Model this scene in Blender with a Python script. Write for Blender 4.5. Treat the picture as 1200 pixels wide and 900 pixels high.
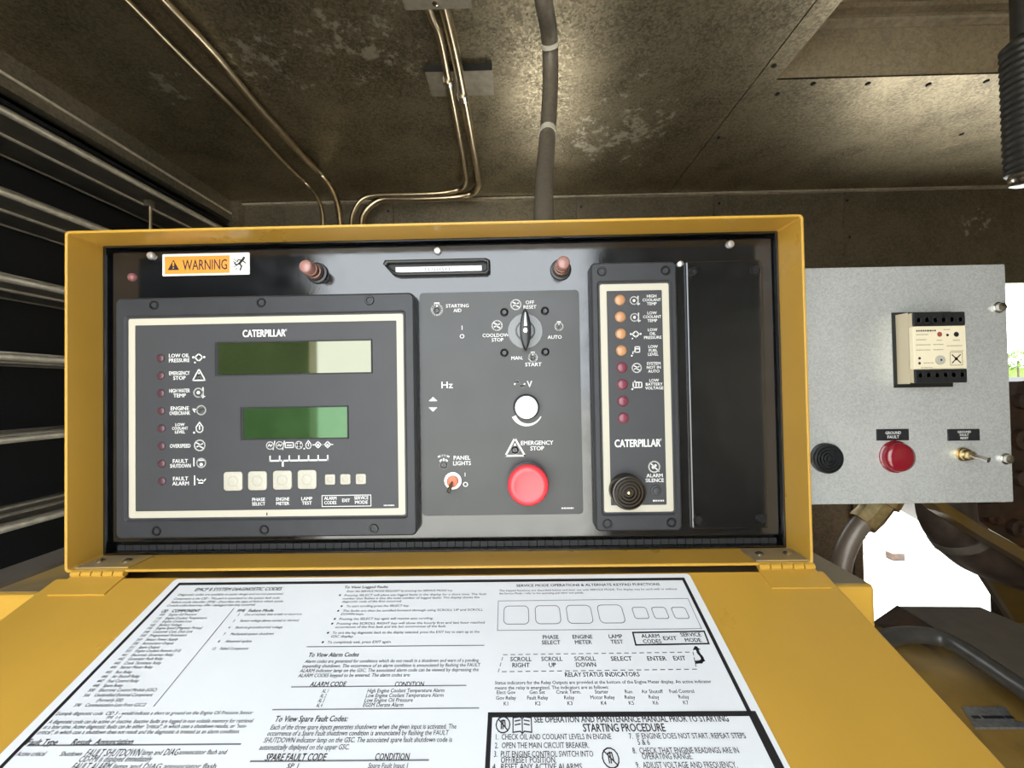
import bpy, math, random
from mathutils import Vector
random.seed(7)
for o in list(bpy.data.objects): bpy.data.objects.remove(o)
S = bpy.context.scene
COL = S.collection
# ------------------------------------------------------------------ camera
F = 451.0                                   # focal length in pixels of the 1200x900 frame
CZ = 1.5                                    # camera height above the enclosure floor
R_ = Vector((0.99975956, 0.01398668, -0.01688764))
U_ = Vector((0.01709849, -0.0150959, 0.99973984))
W_ = Vector((-0.01372811, 0.99978822, 0.01533142))
cam = bpy.data.cameras.new('camera'); cam.sensor_width = 36; cam.lens = F / 1200 * 36
cam.clip_start = 0.01; cam.clip_end = 300
camo = bpy.data.objects.new('camera', cam); COL.objects.link(camo)
from mathutils import Matrix
m = Matrix((R_, U_, -W_)).transposed().to_4x4(); m.translation = (0, 0, CZ)
camo.matrix_world = m
S.camera = camo
# ------------------------------------------------------------------ sky, sun, exposure
wd = bpy.data.worlds.new('sky'); S.world = wd; wd.use_nodes = True
bg = wd.node_tree.nodes['Background']
bg.inputs[0].default_value = (0.89, 0.95, 1.0, 1); bg.inputs[1].default_value = 5.2
sun = bpy.data.lights.new('sun', 'SUN'); sun.energy = 9; sun.angle = 0.02; sun.color = (1, .95, .86)
suno = bpy.data.objects.new('sun', sun); COL.objects.link(suno)
suno.rotation_euler = (math.radians(-14), math.radians(20), 0)
S.view_settings.view_transform = 'Standard'; S.view_settings.look = 'None'
S.view_settings.gamma = 1; S.view_settings.use_curve_mapping = False
S.view_settings.exposure = 0.4

# ------------------------------------------------------------------ helpers
def ray(x, y): return W_ + R_ * ((x - 600) / F) - U_ * ((y - 450) / F)
CAM = Vector((0, 0, CZ))
def onY(x, y, Y): d = ray(x, y); return CAM + d * (Y / d.y)
def onX(x, y, X): d = ray(x, y); return CAM + d * (X / d.x)
def onZ(x, y, z): d = ray(x, y); return CAM + d * (z / d.z)     # z relative to the camera height

class Plane:
    """a real plane of the place: origin, two axes and the outward normal"""
    def __init__(s, o, ux, uy):
        s.o = Vector(o); s.ux = Vector(ux); s.uy = Vector(uy); s.n = s.ux.cross(s.uy)
    def pt(s, a, b, h=0.0): return s.o + s.ux * a + s.uy * b + s.n * h
    def pix(s, x, y):
        d = ray(x, y); q = CAM + d * ((s.o - CAM).dot(s.n) / d.dot(s.n)) - s.o
        return q.dot(s.ux), q.dot(s.uy)
def front(Y): return Plane((0, Y, CZ), (1, 0, 0), (0, 0, 1))

ABS = {}
def org(p): return ABS.get(p.name, Vector((0, 0, 0))) if p else Vector((0, 0, 0))
def props(o, label=None, cat=None, group=None, kind=None):
    if label: o['label'] = label
    if cat: o['category'] = cat
    if group: o['group'] = group
    if kind: o['kind'] = kind
    return o
def thing(name, label, cat, loc=(0, 0, 0), group=None):
    o = bpy.data.objects.new(name, None); COL.objects.link(o); o.location = loc
    o.empty_display_size = .02; ABS[o.name] = Vector(loc)
    return props(o, label, cat, group)
def link(name, me, parent, loc=None):
    """loc is absolute; None means the mesh is already in the parent's frame"""
    o = bpy.data.objects.new(name, me); COL.objects.link(o)
    po = org(parent)
    if parent: o.parent = parent
    if loc is not None: o.location = Vector(loc) - po; ABS[o.name] = Vector(loc)
    else: ABS[o.name] = po
    return o

def rrect(cx, cy, w, h, r, n=4):
    def f(ins=0.0):
        rr = max(r - ins, 1e-5); W = w / 2 - ins; H = h / 2 - ins; p = []
        for k, (sx, sy) in enumerate(((1, 1), (-1, 1), (-1, -1), (1, -1))):
            for i in range(n + 1):
                a = math.pi / 2 * (k + i / n)
                p.append((cx + sx * (W - rr) + rr * math.cos(a), cy + sy * (H - rr) + rr * math.sin(a)))
        return p
    return f
def rect(cx, cy, w, h):
    def f(ins=0.0):
        W = w / 2 - ins; H = h / 2 - ins
        return [(cx + W, cy + H), (cx - W, cy + H), (cx - W, cy - H), (cx + W, cy - H)]
    return f
def circ(cx, cy, r, n=24):
    def f(ins=0.0):
        return [(cx + (r - ins) * math.cos(2 * math.pi * i / n), cy + (r - ins) * math.sin(2 * math.pi * i / n)) for i in range(n)]
    return f

class MB:
    def __init__(s): s.v = []; s.f = []
    def add(s, pts):
        k = len(s.v); s.v += [Vector(p) for p in pts]; return list(range(k, k + len(pts)))
    def box(s, a, b):
        (x0, y0, z0), (x1, y1, z1) = a, b
        i = s.add([(x0, y0, z0), (x1, y0, z0), (x1, y1, z0), (x0, y1, z0), (x0, y0, z1), (x1, y0, z1), (x1, y1, z1), (x0, y1, z1)])
        for q in ((0, 3, 2, 1), (4, 5, 6, 7), (0, 1, 5, 4), (1, 2, 6, 5), (2, 3, 7, 6), (3, 0, 4, 7)): s.f.append([i[j] for j in q])
        return s
    def loft(s, loops, cap0=True, cap1=True):
        ids = [s.add(l) for l in loops]; n = len(ids[0])
        for a, b in zip(ids, ids[1:]):
            for j in range(n): s.f.append([a[j], a[(j + 1) % n], b[(j + 1) % n], b[j]])
        if cap0: s.f.append(ids[0][::-1])
        if cap1: s.f.append(ids[-1])
        return s
    def ext(s, pl, shape, h0, h1, bev=0.0):
        L = [(shape(0), h0), (shape(0), h1 - bev)]
        if bev: L += [(shape(bev * .3), h1 - bev * .3), (shape(bev), h1)]
        return s.loft([[pl.pt(a, b, h) for a, b in p] for p, h in L])
    def ring(s, pl, so, si, h0, h1, bev=0.0):
        L = [(so(0), h0), (so(0), h1 - bev), (so(bev), h1), (si(-bev), h1), (si(0), h1 - bev), (si(0), h0)]
        L = [[pl.pt(a, b, h) for a, b in p] for p, h in L]
        L.append(L[0])
        return s.loft(L, False, False)
    def flat(s, pl, pts, h): i = s.add([pl.pt(a, b, h) for a, b in pts]); s.f.append(i); return s
    def lathe(s, pl, cx, cy, prof, n=20):
        return s.loft([[pl.pt(cx + r * math.cos(2 * math.pi * i / n), cy + r * math.sin(2 * math.pi * i / n), h) for i in range(n)] for r, h in prof])
    def rib(s, pl, pts, w, h, closed=False):
        """flat printed stroke"""
        P = list(pts) + ([pts[0]] if closed else [])
        for (ax, ay), (bx, by) in zip(P, P[1:]):
            d = math.hypot(bx - ax, by - ay)
            if d < 1e-9: continue
            tx, ty = (bx - ax) / d * w / 2, (by - ay) / d * w / 2
            s.flat(pl, [(ax - tx + ty, ay - ty - tx), (bx + tx + ty, by + ty - tx), (bx + tx - ty, by + ty + tx), (ax - tx - ty, ay - ty + tx)], h)
        return s
    def tube(s, path, r, n=12, sub=6, wob=None):
        P = [Vector(p) for p in path]
        if sub > 1 and len(P) > 2:
            Q = []
            for i in range(len(P) - 1):
                p0 = P[max(i - 1, 0)]; p1 = P[i]; p2 = P[i + 1]; p3 = P[min(i + 2, len(P) - 1)]
                for k in range(sub):
                    t = k / sub
                    Q.append(.5 * ((2 * p1) + (p2 - p0) * t + (2 * p0 - 5 * p1 + 4 * p2 - p3) * t * t + (3 * p1 - p0 - 3 * p2 + p3) * t ** 3))
            P = Q + [P[-1]]
        loops = []; up = None
        for i, p in enumerate(P):
            t = (P[min(i + 1, len(P) - 1)] - P[max(i - 1, 0)]).normalized()
            if up is None:
                up = t.cross(Vector((.3, .2, .93))).normalized()
            up = (up - t * up.dot(t)).normalized(); bi = t.cross(up)
            rr = r if wob is None else wob(i, len(P), r)
            loops.append([p + (up * math.cos(2 * math.pi * k / n) + bi * math.sin(2 * math.pi * k / n)) * rr for k in range(n)])
        return s.loft(loops)
    def mesh(s, name, mat, origin=Vector((0, 0, 0)), smooth=None):
        me = bpy.data.meshes.new(name)
        me.from_pydata([tuple(p - origin) for p in s.v], [], s.f); me.update()
        if mat: me.materials.append(mat)
        if smooth is not None:
            me.polygons.foreach_set('use_smooth', [True] * len(me.polygons))
            me.set_sharp_from_angle(angle=math.radians(smooth))
        return me
    def build(s, name, mat, parent=None, smooth=None):
        return link(name, s.mesh(name, mat, org(parent), smooth), parent)

# ------------------------------------------------------------------ materials
MATS = {}
def mat(name, col, rough=.5, metal=0.0, var=0.0, scale=40, rvar=0.0, bump=0.0, bscale=200, dust=None, ior=None, coat=0, spec=None, trans=0, tint=None):
    m = bpy.data.materials.new(name); m.use_nodes = True; MATS[name] = m
    nt = m.node_tree; b = nt.nodes['Principled BSDF']; L = nt.links
    b.inputs['Base Color'].default_value = (*col, 1); b.inputs['Roughness'].default_value = rough; b.inputs['Metallic'].default_value = metal
    if ior: b.inputs['IOR'].default_value = ior
    if coat: b.inputs['Coat Weight'].default_value = coat
    if spec is not None: b.inputs['Specular IOR Level'].default_value = spec
    if tint: b.inputs['Specular Tint'].default_value = (*tint, 1)
    if trans: b.inputs['Transmission Weight'].default_value = trans
    tc = nt.nodes.new('ShaderNodeNewGeometry')
    def noise(sc, det=5):
        n = nt.nodes.new('ShaderNodeTexNoise'); n.inputs['Scale'].default_value = sc; n.inputs['Detail'].default_value = det
        L.new(tc.outputs['Position'], n.inputs['Vector']); return n
    out = None
    if var:
        n = noise(scale); r = nt.nodes.new('ShaderNodeValToRGB')
        r.color_ramp.elements[0].position = .3; r.color_ramp.elements[1].position = .7
        r.color_ramp.elements[0].color = (*[c * (1 - var) for c in col], 1); r.color_ramp.elements[1].color = (*[min(1, c * (1 + var)) for c in col], 1)
        L.new(n.outputs['Fac'], r.inputs['Fac']); out = r.outputs['Color']
    if dust:                                        # (colour, noise scale, low, high)
        dc, ds, lo, hi = dust
        n = noise(ds, 8); r = nt.nodes.new('ShaderNodeMapRange'); r.inputs['From Min'].default_value = lo; r.inputs['From Max'].default_value = hi
        L.new(n.outputs['Fac'], r.inputs['Value'])
        mx = nt.nodes.new('ShaderNodeMix'); mx.data_type = 'RGBA'; mx.inputs[6].default_value = (*col, 1); mx.inputs[7].default_value = (*dc, 1)
        L.new(r.outputs[0], mx.inputs[0])
        if out: L.new(out, mx.inputs[6])
        out = mx.outputs[2]
    if out: L.new(out, b.inputs['Base Color'])
    if rvar:
        n = noise(scale * 1.7); r = nt.nodes.new('ShaderNodeMapRange')
        r.inputs['To Min'].default_value = max(0, rough - rvar); r.inputs['To Max'].default_value = min(1, rough + rvar)
        r.inputs['From Min'].default_value = .3; r.inputs['From Max'].default_value = .7
        L.new(n.outputs['Fac'], r.inputs['Value']); L.new(r.outputs[0], b.inputs['Roughness'])
    if bump:
        n = noise(bscale, 3); bp = nt.nodes.new('ShaderNodeBump'); bp.inputs['Strength'].default_value = bump; bp.inputs['Distance'].default_value = .001
        L.new(n.outputs['Fac'], bp.inputs['Height']); L.new(bp.outputs['Normal'], b.inputs['Normal'])
    return m

def galv_mat(name, col, rough, metal, spangle=.25, scale=160, stains_glare=()):
    """galvanised sheet: zinc spangle, plus white zinc-oxide blotches or a painted reflection around given spots"""
    m = bpy.data.materials.new(name); m.use_nodes = True
    nt = m.node_tree; b = nt.nodes['Principled BSDF']; L = nt.links
    g = nt.nodes.new('ShaderNodeNewGeometry')
    vo = nt.nodes.new('ShaderNodeTexVoronoi'); vo.inputs['Scale'].default_value = scale; L.new(g.outputs['Position'], vo.inputs['Vector'])
    sep = nt.nodes.new('ShaderNodeSeparateColor'); L.new(vo.outputs['Color'], sep.inputs[0])
    no = nt.nodes.new('ShaderNodeTexNoise'); no.inputs['Scale'].default_value = 9; no.inputs['Detail'].default_value = 8; L.new(g.outputs['Position'], no.inputs['Vector'])
    ad = nt.nodes.new('ShaderNodeMath'); ad.operation = 'MULTIPLY_ADD'; ad.inputs[1].default_value = .5
    L.new(sep.outputs[0], ad.inputs[0]); L.new(no.outputs['Fac'], ad.inputs[2])
    r = nt.nodes.new('ShaderNodeValToRGB'); r.color_ramp.elements[0].position = .35; r.color_ramp.elements[1].position = 1.1 if False else 1.0
    r.color_ramp.elements[0].color = (*[c * (1 - spangle) for c in col], 1); r.color_ramp.elements[1].color = (*[min(1, c * (1 + spangle)) for c in col], 1)
    L.new(ad.outputs[0], r.inputs['Fac']); out = r.outputs['Color']
    b.inputs['Metallic'].default_value = metal
    rr = nt.nodes.new('ShaderNodeMapRange'); rr.inputs['To Min'].default_value = rough - .08; rr.inputs['To Max'].default_value = rough + .1
    L.new(sep.outputs[1], rr.inputs['Value']); L.new(rr.outputs[0], b.inputs['Roughness'])
    for (p, rad, st) in stains_glare:
        d = nt.nodes.new('ShaderNodeVectorMath'); d.operation = 'MULTIPLY_ADD'
        d.inputs[1].default_value = st; d.inputs[2].default_value = tuple(-p[i] * st[i] for i in range(3)); L.new(g.outputs['Position'], d.inputs[0])
        ln = nt.nodes.new('ShaderNodeVectorMath'); ln.operation = 'LENGTH'; L.new(d.outputs[0], ln.inputs[0])
        mk = nt.nodes.new('ShaderNodeMapRange'); mk.inputs['From Min'].default_value = rad; mk.inputs['From Max'].default_value = 0; mk.inputs['To Max'].default_value = .22
        L.new(ln.outputs['Value'], mk.inputs['Value'])
        n2 = nt.nodes.new('ShaderNodeTexNoise'); n2.inputs['Scale'].default_value = 28; n2.inputs['Detail'].default_value = 9; n2.inputs['Roughness'].default_value = .7
        L.new(g.outputs['Position'], n2.inputs['Vector'])
        sm = nt.nodes.new('ShaderNodeMath'); L.new(mk.outputs[0], sm.inputs[0]); L.new(n2.outputs['Fac'], sm.inputs[1])
        th = nt.nodes.new('ShaderNodeMapRange'); th.inputs['From Min'].default_value = .68; th.inputs['From Max'].default_value = .76; L.new(sm.outputs[0], th.inputs['Value'])
        mx = nt.nodes.new('ShaderNodeMix'); mx.data_type = 'RGBA'; mx.inputs[7].default_value = (.60, .55, .43, 1)
        L.new(th.outputs[0], mx.inputs[0]); L.new(out, mx.inputs[6]); out = mx.outputs[2]
    L.new(out, b.inputs['Base Color'])
    return m

YEL = mat('yellow_paint', (.50, .285, .042), .33, var=.07, scale=9, rvar=.08, bump=.04, bscale=350)
YELD = mat('yellow_paint_dusty', (.45, .29, .07), .6, var=.08, scale=12, dust=((.21, .165, .10), 9, .30, .55))
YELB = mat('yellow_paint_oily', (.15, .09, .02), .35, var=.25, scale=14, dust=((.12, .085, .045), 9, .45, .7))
BLK = mat('black_gloss_paint', (.006, .0065, .0075), .13, rvar=.05, scale=25, bump=.03, bscale=500, ior=1.75, dust=((.014, .015, .016), 60, .45, .9))
BLKM = mat('black_satin', (.012, .013, .014), .38, var=.2, scale=30)
RUB = mat('black_rubber', (.012, .012, .012), .6, bump=.2, bscale=300)
BEZ = mat('module_bezel', (.033, .034, .037), .42, spec=.3, var=.08, scale=60, bump=.06, bscale=900)
FACE = mat('module_face', (.054, .054, .057), .42, spec=.22, var=.04, scale=30)
OVER = mat('switch_overlay', (.057, .058, .057), .34, spec=.3, var=.06, scale=18, rvar=.05)
CREAM = mat('cream_print', (.46, .43, .345), .5)
WPRINT = mat('white_print', (.66, .66, .64), .5)
KEY = mat('key_cream', (.44, .415, .34), .5, var=.06, scale=300)
KEYM = mat('key_marking', (.36, .34, .28), .5)
LCD = mat('lcd_glass', (.026, .038, .014), .04, ior=2.1, var=.25, scale=25, tint=(1, .97, .74))
LCDG = mat('lcd_glass_green', (.028, .06, .02), .05, ior=1.7, var=.2, scale=25, tint=(.55, 1, .62))
DARK = mat('dark_recess', (.01, .01, .01), .6)
REDB = mat('red_button', (.72, .045, .06), .35, coat=.2)
LEDR = mat('led_red_dark', (.075, .032, .04), .35)
LEDR2 = mat('led_red', (.17, .04, .06), .3)
LEDA = mat('led_amber', (.44, .225, .11), .3)
STEEL = mat('bright_steel', (.62, .60, .56), .25, 1.0, var=.15, scale=200)
BRASS = mat('brass', (.62, .50, .28), .28, 1.0, var=.2, scale=150)
SCREWB = mat('black_screw', (.012, .012, .013), .3)
WSCREW = mat('zinc_screw', (.8, .8, .78), .3, .8)
PINK = mat('amber_lens_faded', (.30, .15, .13), .35, coat=.3)
COPPER = mat('copper_brown', (.16, .075, .05), .35, .3)
ORANGE = mat('safety_orange', (.70, .25, .03), .45)
WHITE = mat('white_vinyl', (.66, .66, .63), .42)
INK = mat('black_ink', (.012, .012, .014), .5)
GINK = mat('grey_ink', (.16, .16, .17), .5)
PAPER = mat('label_white', (.72, .74, .76), .4, var=.03, scale=14)
GREYL = mat('handle_lens', (.55, .57, .58), .3)
st = [(onZ(740, 150, .8), .24, (1, .8, 1)), (onZ(700, 165, .8), .2, (1, 1, 1)), (onZ(310, 72, .8), .17, (1, 1, 1)), (onZ(430, 55, .8), .2, (.8, 1, 1)), (onZ(200, 105, .8), .12, (1, 1, 1))]
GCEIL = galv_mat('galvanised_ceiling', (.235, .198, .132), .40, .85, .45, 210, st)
GWALL = galv_mat('galvanised_wall', (.235, .205, .15), .42, .75, .25, 150, [(onY(1145, 262, 1.592), .14, (1, 1, 1))])  # the pale wall spot paints the bright reflection from the opening
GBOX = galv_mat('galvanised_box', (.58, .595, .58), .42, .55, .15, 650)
GHATCH = galv_mat('galvanised_hatch_lit', (.50, .43, .31), .42, .5, .2, 150)  # lighter than the ceiling sheets, painting in light that misses the well
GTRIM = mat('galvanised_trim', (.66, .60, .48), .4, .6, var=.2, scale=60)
BLADE = mat('louver_metal', (.34, .31, .255), .36, .85, var=.15, scale=20)
BLKLIN = mat('black_liner', (.006, .006, .006), .9)
TUBE = mat('galvanised_tube', (.60, .50, .34), .28, 1.0, var=.15, scale=60)
CONDM = mat('grey_conduit', (.155, .132, .10), .5, .2, var=.15, scale=120)
TIE = mat('natural_nylon', (.62, .58, .48), .5)
HOSEG = mat('grey_rubber', (.075, .07, .062), .3, var=.2, scale=80)
BED = mat('yellow_bed_lit', (.40, .25, .065), .2, var=.2, scale=14, dust=((.12, .085, .045), 9, .5, .75))  # lighter copy of the oily yellow, painting door light on the upward face
HOSE = mat('dark_hose', (.03, .028, .025), .45, var=.2, scale=80)
RUST = mat('engine_dark', (.055, .035, .024), .45, .2, var=.4, scale=30, dust=((.10, .045, .02), 22, .5, .7))
PIPEM = mat('manifold_brown', (.085, .062, .05), .4, .3, var=.35, scale=30)
GREYP = mat('grey_cover', (.15, .13, .108), .3, 0, var=.15, scale=40)
REL = mat('relay_beige', (.74, .66, .47), .5)
RELS = mat('relay_side', (.50, .43, .30), .5)
REDL = mat('red_lens', (.19, .008, .016), .15, coat=.5, bump=.3, bscale=300)
TAPE = mat('ceiling_strip', (.36, .32, .25), .45, .6, var=.15, scale=60)
CONC = mat('pale_concrete', (.62, .60, .55), .9, var=.08, scale=3)
LEAF = mat('leaf_green', (.13, .22, .035), .6, var=.3, scale=4)
BARK = mat('bark', (.09, .065, .045), .8, var=.3, scale=10)
GRASS = mat('grass_green', (.16, .22, .05), .9, var=.3, scale=2)
PLATE_ID = mat('metal_nameplate', (.42, .44, .47), .35, .7, var=.25, scale=200)

# ------------------------------------------------------------------ text
def text_mesh(s, bold=0.0):
    cu = bpy.data.curves.new('t', 'FONT'); cu.body = s; cu.resolution_u = 3 if bold > .03 else 2
    cu.align_x = 'LEFT'
    ob = bpy.data.objects.new('t', cu); me = ob.to_mesh()
    v = [x.co.copy() for x in me.vertices]; f = [list(p.vertices) for p in me.polygons]
    ob.to_mesh_clear(); bpy.data.objects.remove(ob); bpy.data.curves.remove(cu)
    if bold:                                                  # heavier strokes: shifted copies of the outline fill
        V, G = [], []
        for k, (dx, dy) in enumerate(((-bold, 0), (bold, 0), (0, bold * .6), (0, -bold * .6))):
            G += [[i + k * len(v) for i in q] for q in f]; V += [Vector((p.x + dx, p.y + dy, k * 2e-4)) for p in v]
        v, f = V, G
    return v, f
def text(pl, s, parent, mt, h, cx=None, cy=None, width=None, bold=0.0, cap=.0022, align='C', name='lettering', lead=1.35):
    """printed lettering: cy is the vertical middle of the block; lines separated by newline"""
    if pl is DP: bold *= .7
    mb = MB(); lines = s.split('\n'); n = len(lines)
    for k, ln in enumerate(lines):
        v, f = text_mesh(ln, bold)
        if not v: continue
        x0 = min(p.x for p in v); x1 = max(p.x for p in v)
        sy = cap / .70; sx = sy
        if width: sx = width / (x1 - x0) if n == 1 else min(sy * 1.4, width / (x1 - x0)) if (x1 - x0) * sy > width else sy
        w = (x1 - x0) * sx
        ox = cx - (w / 2 if align == 'C' else w if align == 'R' else 0)
        oy = cy - cap / 2 + ((n - 1) / 2 - k) * cap * lead
        i = len(mb.v)
        mb.v += [pl.pt(ox + (p.x - x0) * sx, oy + p.y * sy, h + p.z * sy) for p in v]
        mb.f += [[a + i for a in q] for q in f]
    return mb.build(name, mt, parent)

# ================================================================== THE SETTING
def zc(z): return CZ + z
XL, XR, YBK, YFR, ZT = -1.17, 2.7, 1.592, -.45, .8
# floor of the enclosure, ground outside
props(MB().box((-1.4, YFR - .05, -.06), (XR, YBK + .05, 0)).build('floor', mat('floor_plate', (.10, .09, .08), .6, .4, var=.3, scale=8)), kind='structure')
g = props(MB().box((-60, -60, -.66), (60, 60, -.6)).build('ground', CONC), kind='structure')
# ceiling: left sheet, joint strip and right sheet with a hatch
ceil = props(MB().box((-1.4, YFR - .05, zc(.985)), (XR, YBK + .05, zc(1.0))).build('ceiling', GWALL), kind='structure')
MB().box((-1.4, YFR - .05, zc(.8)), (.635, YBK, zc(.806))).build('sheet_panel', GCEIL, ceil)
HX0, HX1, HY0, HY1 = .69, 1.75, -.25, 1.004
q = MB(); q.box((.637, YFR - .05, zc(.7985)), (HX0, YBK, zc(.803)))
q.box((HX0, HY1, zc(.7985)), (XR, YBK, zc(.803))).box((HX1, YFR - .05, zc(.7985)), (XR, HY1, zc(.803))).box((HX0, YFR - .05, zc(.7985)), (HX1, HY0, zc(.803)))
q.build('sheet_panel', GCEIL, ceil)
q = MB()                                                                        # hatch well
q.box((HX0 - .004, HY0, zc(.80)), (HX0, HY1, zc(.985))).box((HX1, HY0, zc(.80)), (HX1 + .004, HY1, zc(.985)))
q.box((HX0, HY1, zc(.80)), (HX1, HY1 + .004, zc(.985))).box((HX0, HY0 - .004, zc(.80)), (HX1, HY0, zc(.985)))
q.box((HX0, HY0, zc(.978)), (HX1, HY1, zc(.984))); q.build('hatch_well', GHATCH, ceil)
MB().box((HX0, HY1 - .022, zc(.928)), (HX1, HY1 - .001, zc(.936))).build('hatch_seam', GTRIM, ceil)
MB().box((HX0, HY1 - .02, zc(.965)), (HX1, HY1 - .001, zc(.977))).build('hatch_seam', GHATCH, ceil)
down = Plane((0, 0, 0), (1, 0, 0), (0, -1, 0))                                  # normal points down
rv = MB().lathe(down, 0, 0, [(.006, 0), (.006, .002), (.0035, .004)], 8).mesh('rivet', SCREWB, smooth=40)
for p in ((907, 77), (953, 98), (1017, 98), (1088, 99), (1156, 95), (911, 110), (1127, 157), (842, 161)):
    c = onZ(*p, .7985); link('rivet', rv, ceil, (c.x, c.y, zc(.7985)))
link('rivet', rv, ceil, (onZ(1134, 37, .985).x, .97, zc(.93)))
# back wall with two openings (one shows at the right, one, unseen behind the control cabinet, is added to brighten the ceiling)
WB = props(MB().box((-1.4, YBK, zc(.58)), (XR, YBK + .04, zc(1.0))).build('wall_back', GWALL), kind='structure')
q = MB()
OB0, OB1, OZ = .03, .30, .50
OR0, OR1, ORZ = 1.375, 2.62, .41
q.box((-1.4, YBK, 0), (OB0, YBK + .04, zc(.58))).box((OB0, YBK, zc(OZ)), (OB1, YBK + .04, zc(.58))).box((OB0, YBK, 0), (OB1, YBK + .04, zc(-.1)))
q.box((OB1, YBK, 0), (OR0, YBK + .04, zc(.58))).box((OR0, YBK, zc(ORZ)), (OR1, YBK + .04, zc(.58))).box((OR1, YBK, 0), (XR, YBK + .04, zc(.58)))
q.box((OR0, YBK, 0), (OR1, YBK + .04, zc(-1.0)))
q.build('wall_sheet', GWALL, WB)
MB().box((OR0, YBK - .012, zc(ORZ - .012)), (OR1, YBK + .045, zc(ORZ))).build('opening_lintel', GWALL, WB)
rvf = MB().lathe(Plane((0, 0, 0), (1, 0, 0), (0, 0, 1)), 0, 0, [(.006, 0), (.006, .002), (.003, .004)], 8).mesh('rivet', SCREWB, smooth=40)
for px in (457, 680, 841, 992):
    c = onY(px, 260, YBK)
    st_ = MB().box((c.x - .017, YBK - .012, 0.4), (c.x + .017, YBK, zc(.785))).build('stud', GWALL, WB)
    for zz in (.75, .60): link('rivet', rvf, st_, (c.x + random.uniform(-.006, .006), YBK - .012, zc(zz)))
tr = MB(); tr.box((-1.17, YBK - .016, zc(.790)), (XR, YBK, zc(.7975)))
props(tr.build('trim_1', GTRIM), kind='structure')
props(MB().box((-1.175, YBK - .035, 0), (-1.135, YBK - .001, zc(.8))).build('trim_2', GWALL), kind='structure')
# right wall and the wall behind the camera with its doorway
props(MB().box((XR, YFR - .05, 0), (XR + .04, YBK + .04, zc(1.0))).build('wall_right', GWALL), kind='structure')
DX0, DX1, DZ = -.67, .26, .70
q = MB(); q.box((-1.4, YFR - .05, 0), (DX0, YFR, zc(1.0))).box((DX1, YFR - .05, 0), (XR, YFR, zc(1.0))).box((DX0, YFR - .05, zc(DZ)), (DX1, YFR, zc(1.0)))
props(q.build('wall_front', GWALL), kind='structure')
# left wall: header, black lined duct and louver blades
WL = props(MB().box((-1.40, YFR, 0), (-1.36, YBK, zc(.8))).build('wall_left', BLKLIN), kind='structure')
q = MB(); q.box((-1.19, YFR, zc(.745)), (-1.17, YBK, zc(.8))); q.build('header', GWALL, WL)
q = MB(); q.box((-1.19, YFR, zc(.712)), (-1.163, YBK, zc(.742))).box((-1.165, YFR, zc(.742)), (-1.157, YBK, zc(.7455))); q.build('header_rail', GWALL, WL)
MB().box((-1.36, YFR, zc(.69)), (-1.19, YBK, zc(.70))).build('duct_top', BLKLIN, WL)
prof = [(-1.13, -.006), (-1.13, .008), (-1.14, .008), (-1.14, .002), (-1.225, .0), (-1.228, .007), (-1.236, .007), (-1.236, -.002), (-1.322, -.004), (-1.322, .006), (-1.332, .006), (-1.332, -.010), (-1.24, -.008), (-1.14, -.006)]
for k in range(8):
    z = (.642, .46, .270, .096, -.088, -.282, -.47, -.66)[k]
    bl_ = MB().loft([[(x, YFR, zc(z + dz)) for x, dz in prof], [(x, YBK - .04, zc(z + dz)) for x, dz in prof]]).build('louver_blade', BLADE, WL)
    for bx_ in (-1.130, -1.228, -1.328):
        MB().tube([(bx_, YFR, zc(z - .004)), (bx_, YBK - .042, zc(z - .004))], .0085, 8, 1).build('edge_glint_bead', GTRIM, bl_, smooth=60)  # brighter metal paints the specular glint along the blade edges
MB().tube([(-1.160, YFR, zc(.742)), (-1.160, YBK - .042, zc(.742))], .0045, 8, 1).build('rail_bead', GTRIM, WL, smooth=60)
# ================================================================== CEILING PIPES
def tubething(name, label, cat, path, r, mt, group=None, sub=6, wob=None, n=12):
    base = Vector(path[-1]); t = thing(name, label, cat, base, group)
    MB().tube(path, r, n, sub, wob).build('pipe', mt, t, smooth=60)
    return t
def zed(p): return Vector((p.x, p.y, p.z))
P = lambda *a: onZ(*a, .78)
yA = P(358, 213).y; yB = P(378, 205).y
tubething('metal_tube', 'thin metal tube, outer one of the pair running down the ceiling left', 'pipe',
          [P(147, 0) + (P(147, 0) - P(280, 133)) * .35, P(147, 0), P(213, 67), P(280, 133), P(333, 190), P(356, 212), onY(370, 229, yA), onY(377, 245, yA), onY(379, 265, yA), onY(380, 300, yA), onY(380, 300, yA) - Vector((0, 0, .8))], .0075, TUBE, 'ceiling tubes')
tubething('metal_tube', 'thicker metal tube, inner one of the pair running down the ceiling left', 'pipe',
          [P(190, 0) + (P(190, 0) - P(300, 123)) * .35, P(190, 0), P(247, 60), P(300, 123), P(350, 177), P(374, 202), onY(388, 220, yB), onY(396, 240, yB), onY(399, 260, yB), onY(400, 300, yB), onY(400, 300, yB) - Vector((0, 0, .8))], .0115, TUBE, 'ceiling tubes')
P = lambda *a: onZ(*a, .77)
yC = 1.47
tc_ = [P(500, 2), P(507, 22), P(515, 42), P(525, 93), P(535, 145), P(545, 200), P(546, 212), onY(540, 221, yC), onY(520, 226, yC), onY(480, 228, yC), onY(440, 229, yC), onY(424, 234, yC), onY(415, 247, yC), onY(412, 262, yC), onY(412, 300, yC), onY(412, 300, yC) - Vector((0, 0, .8))]
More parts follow.
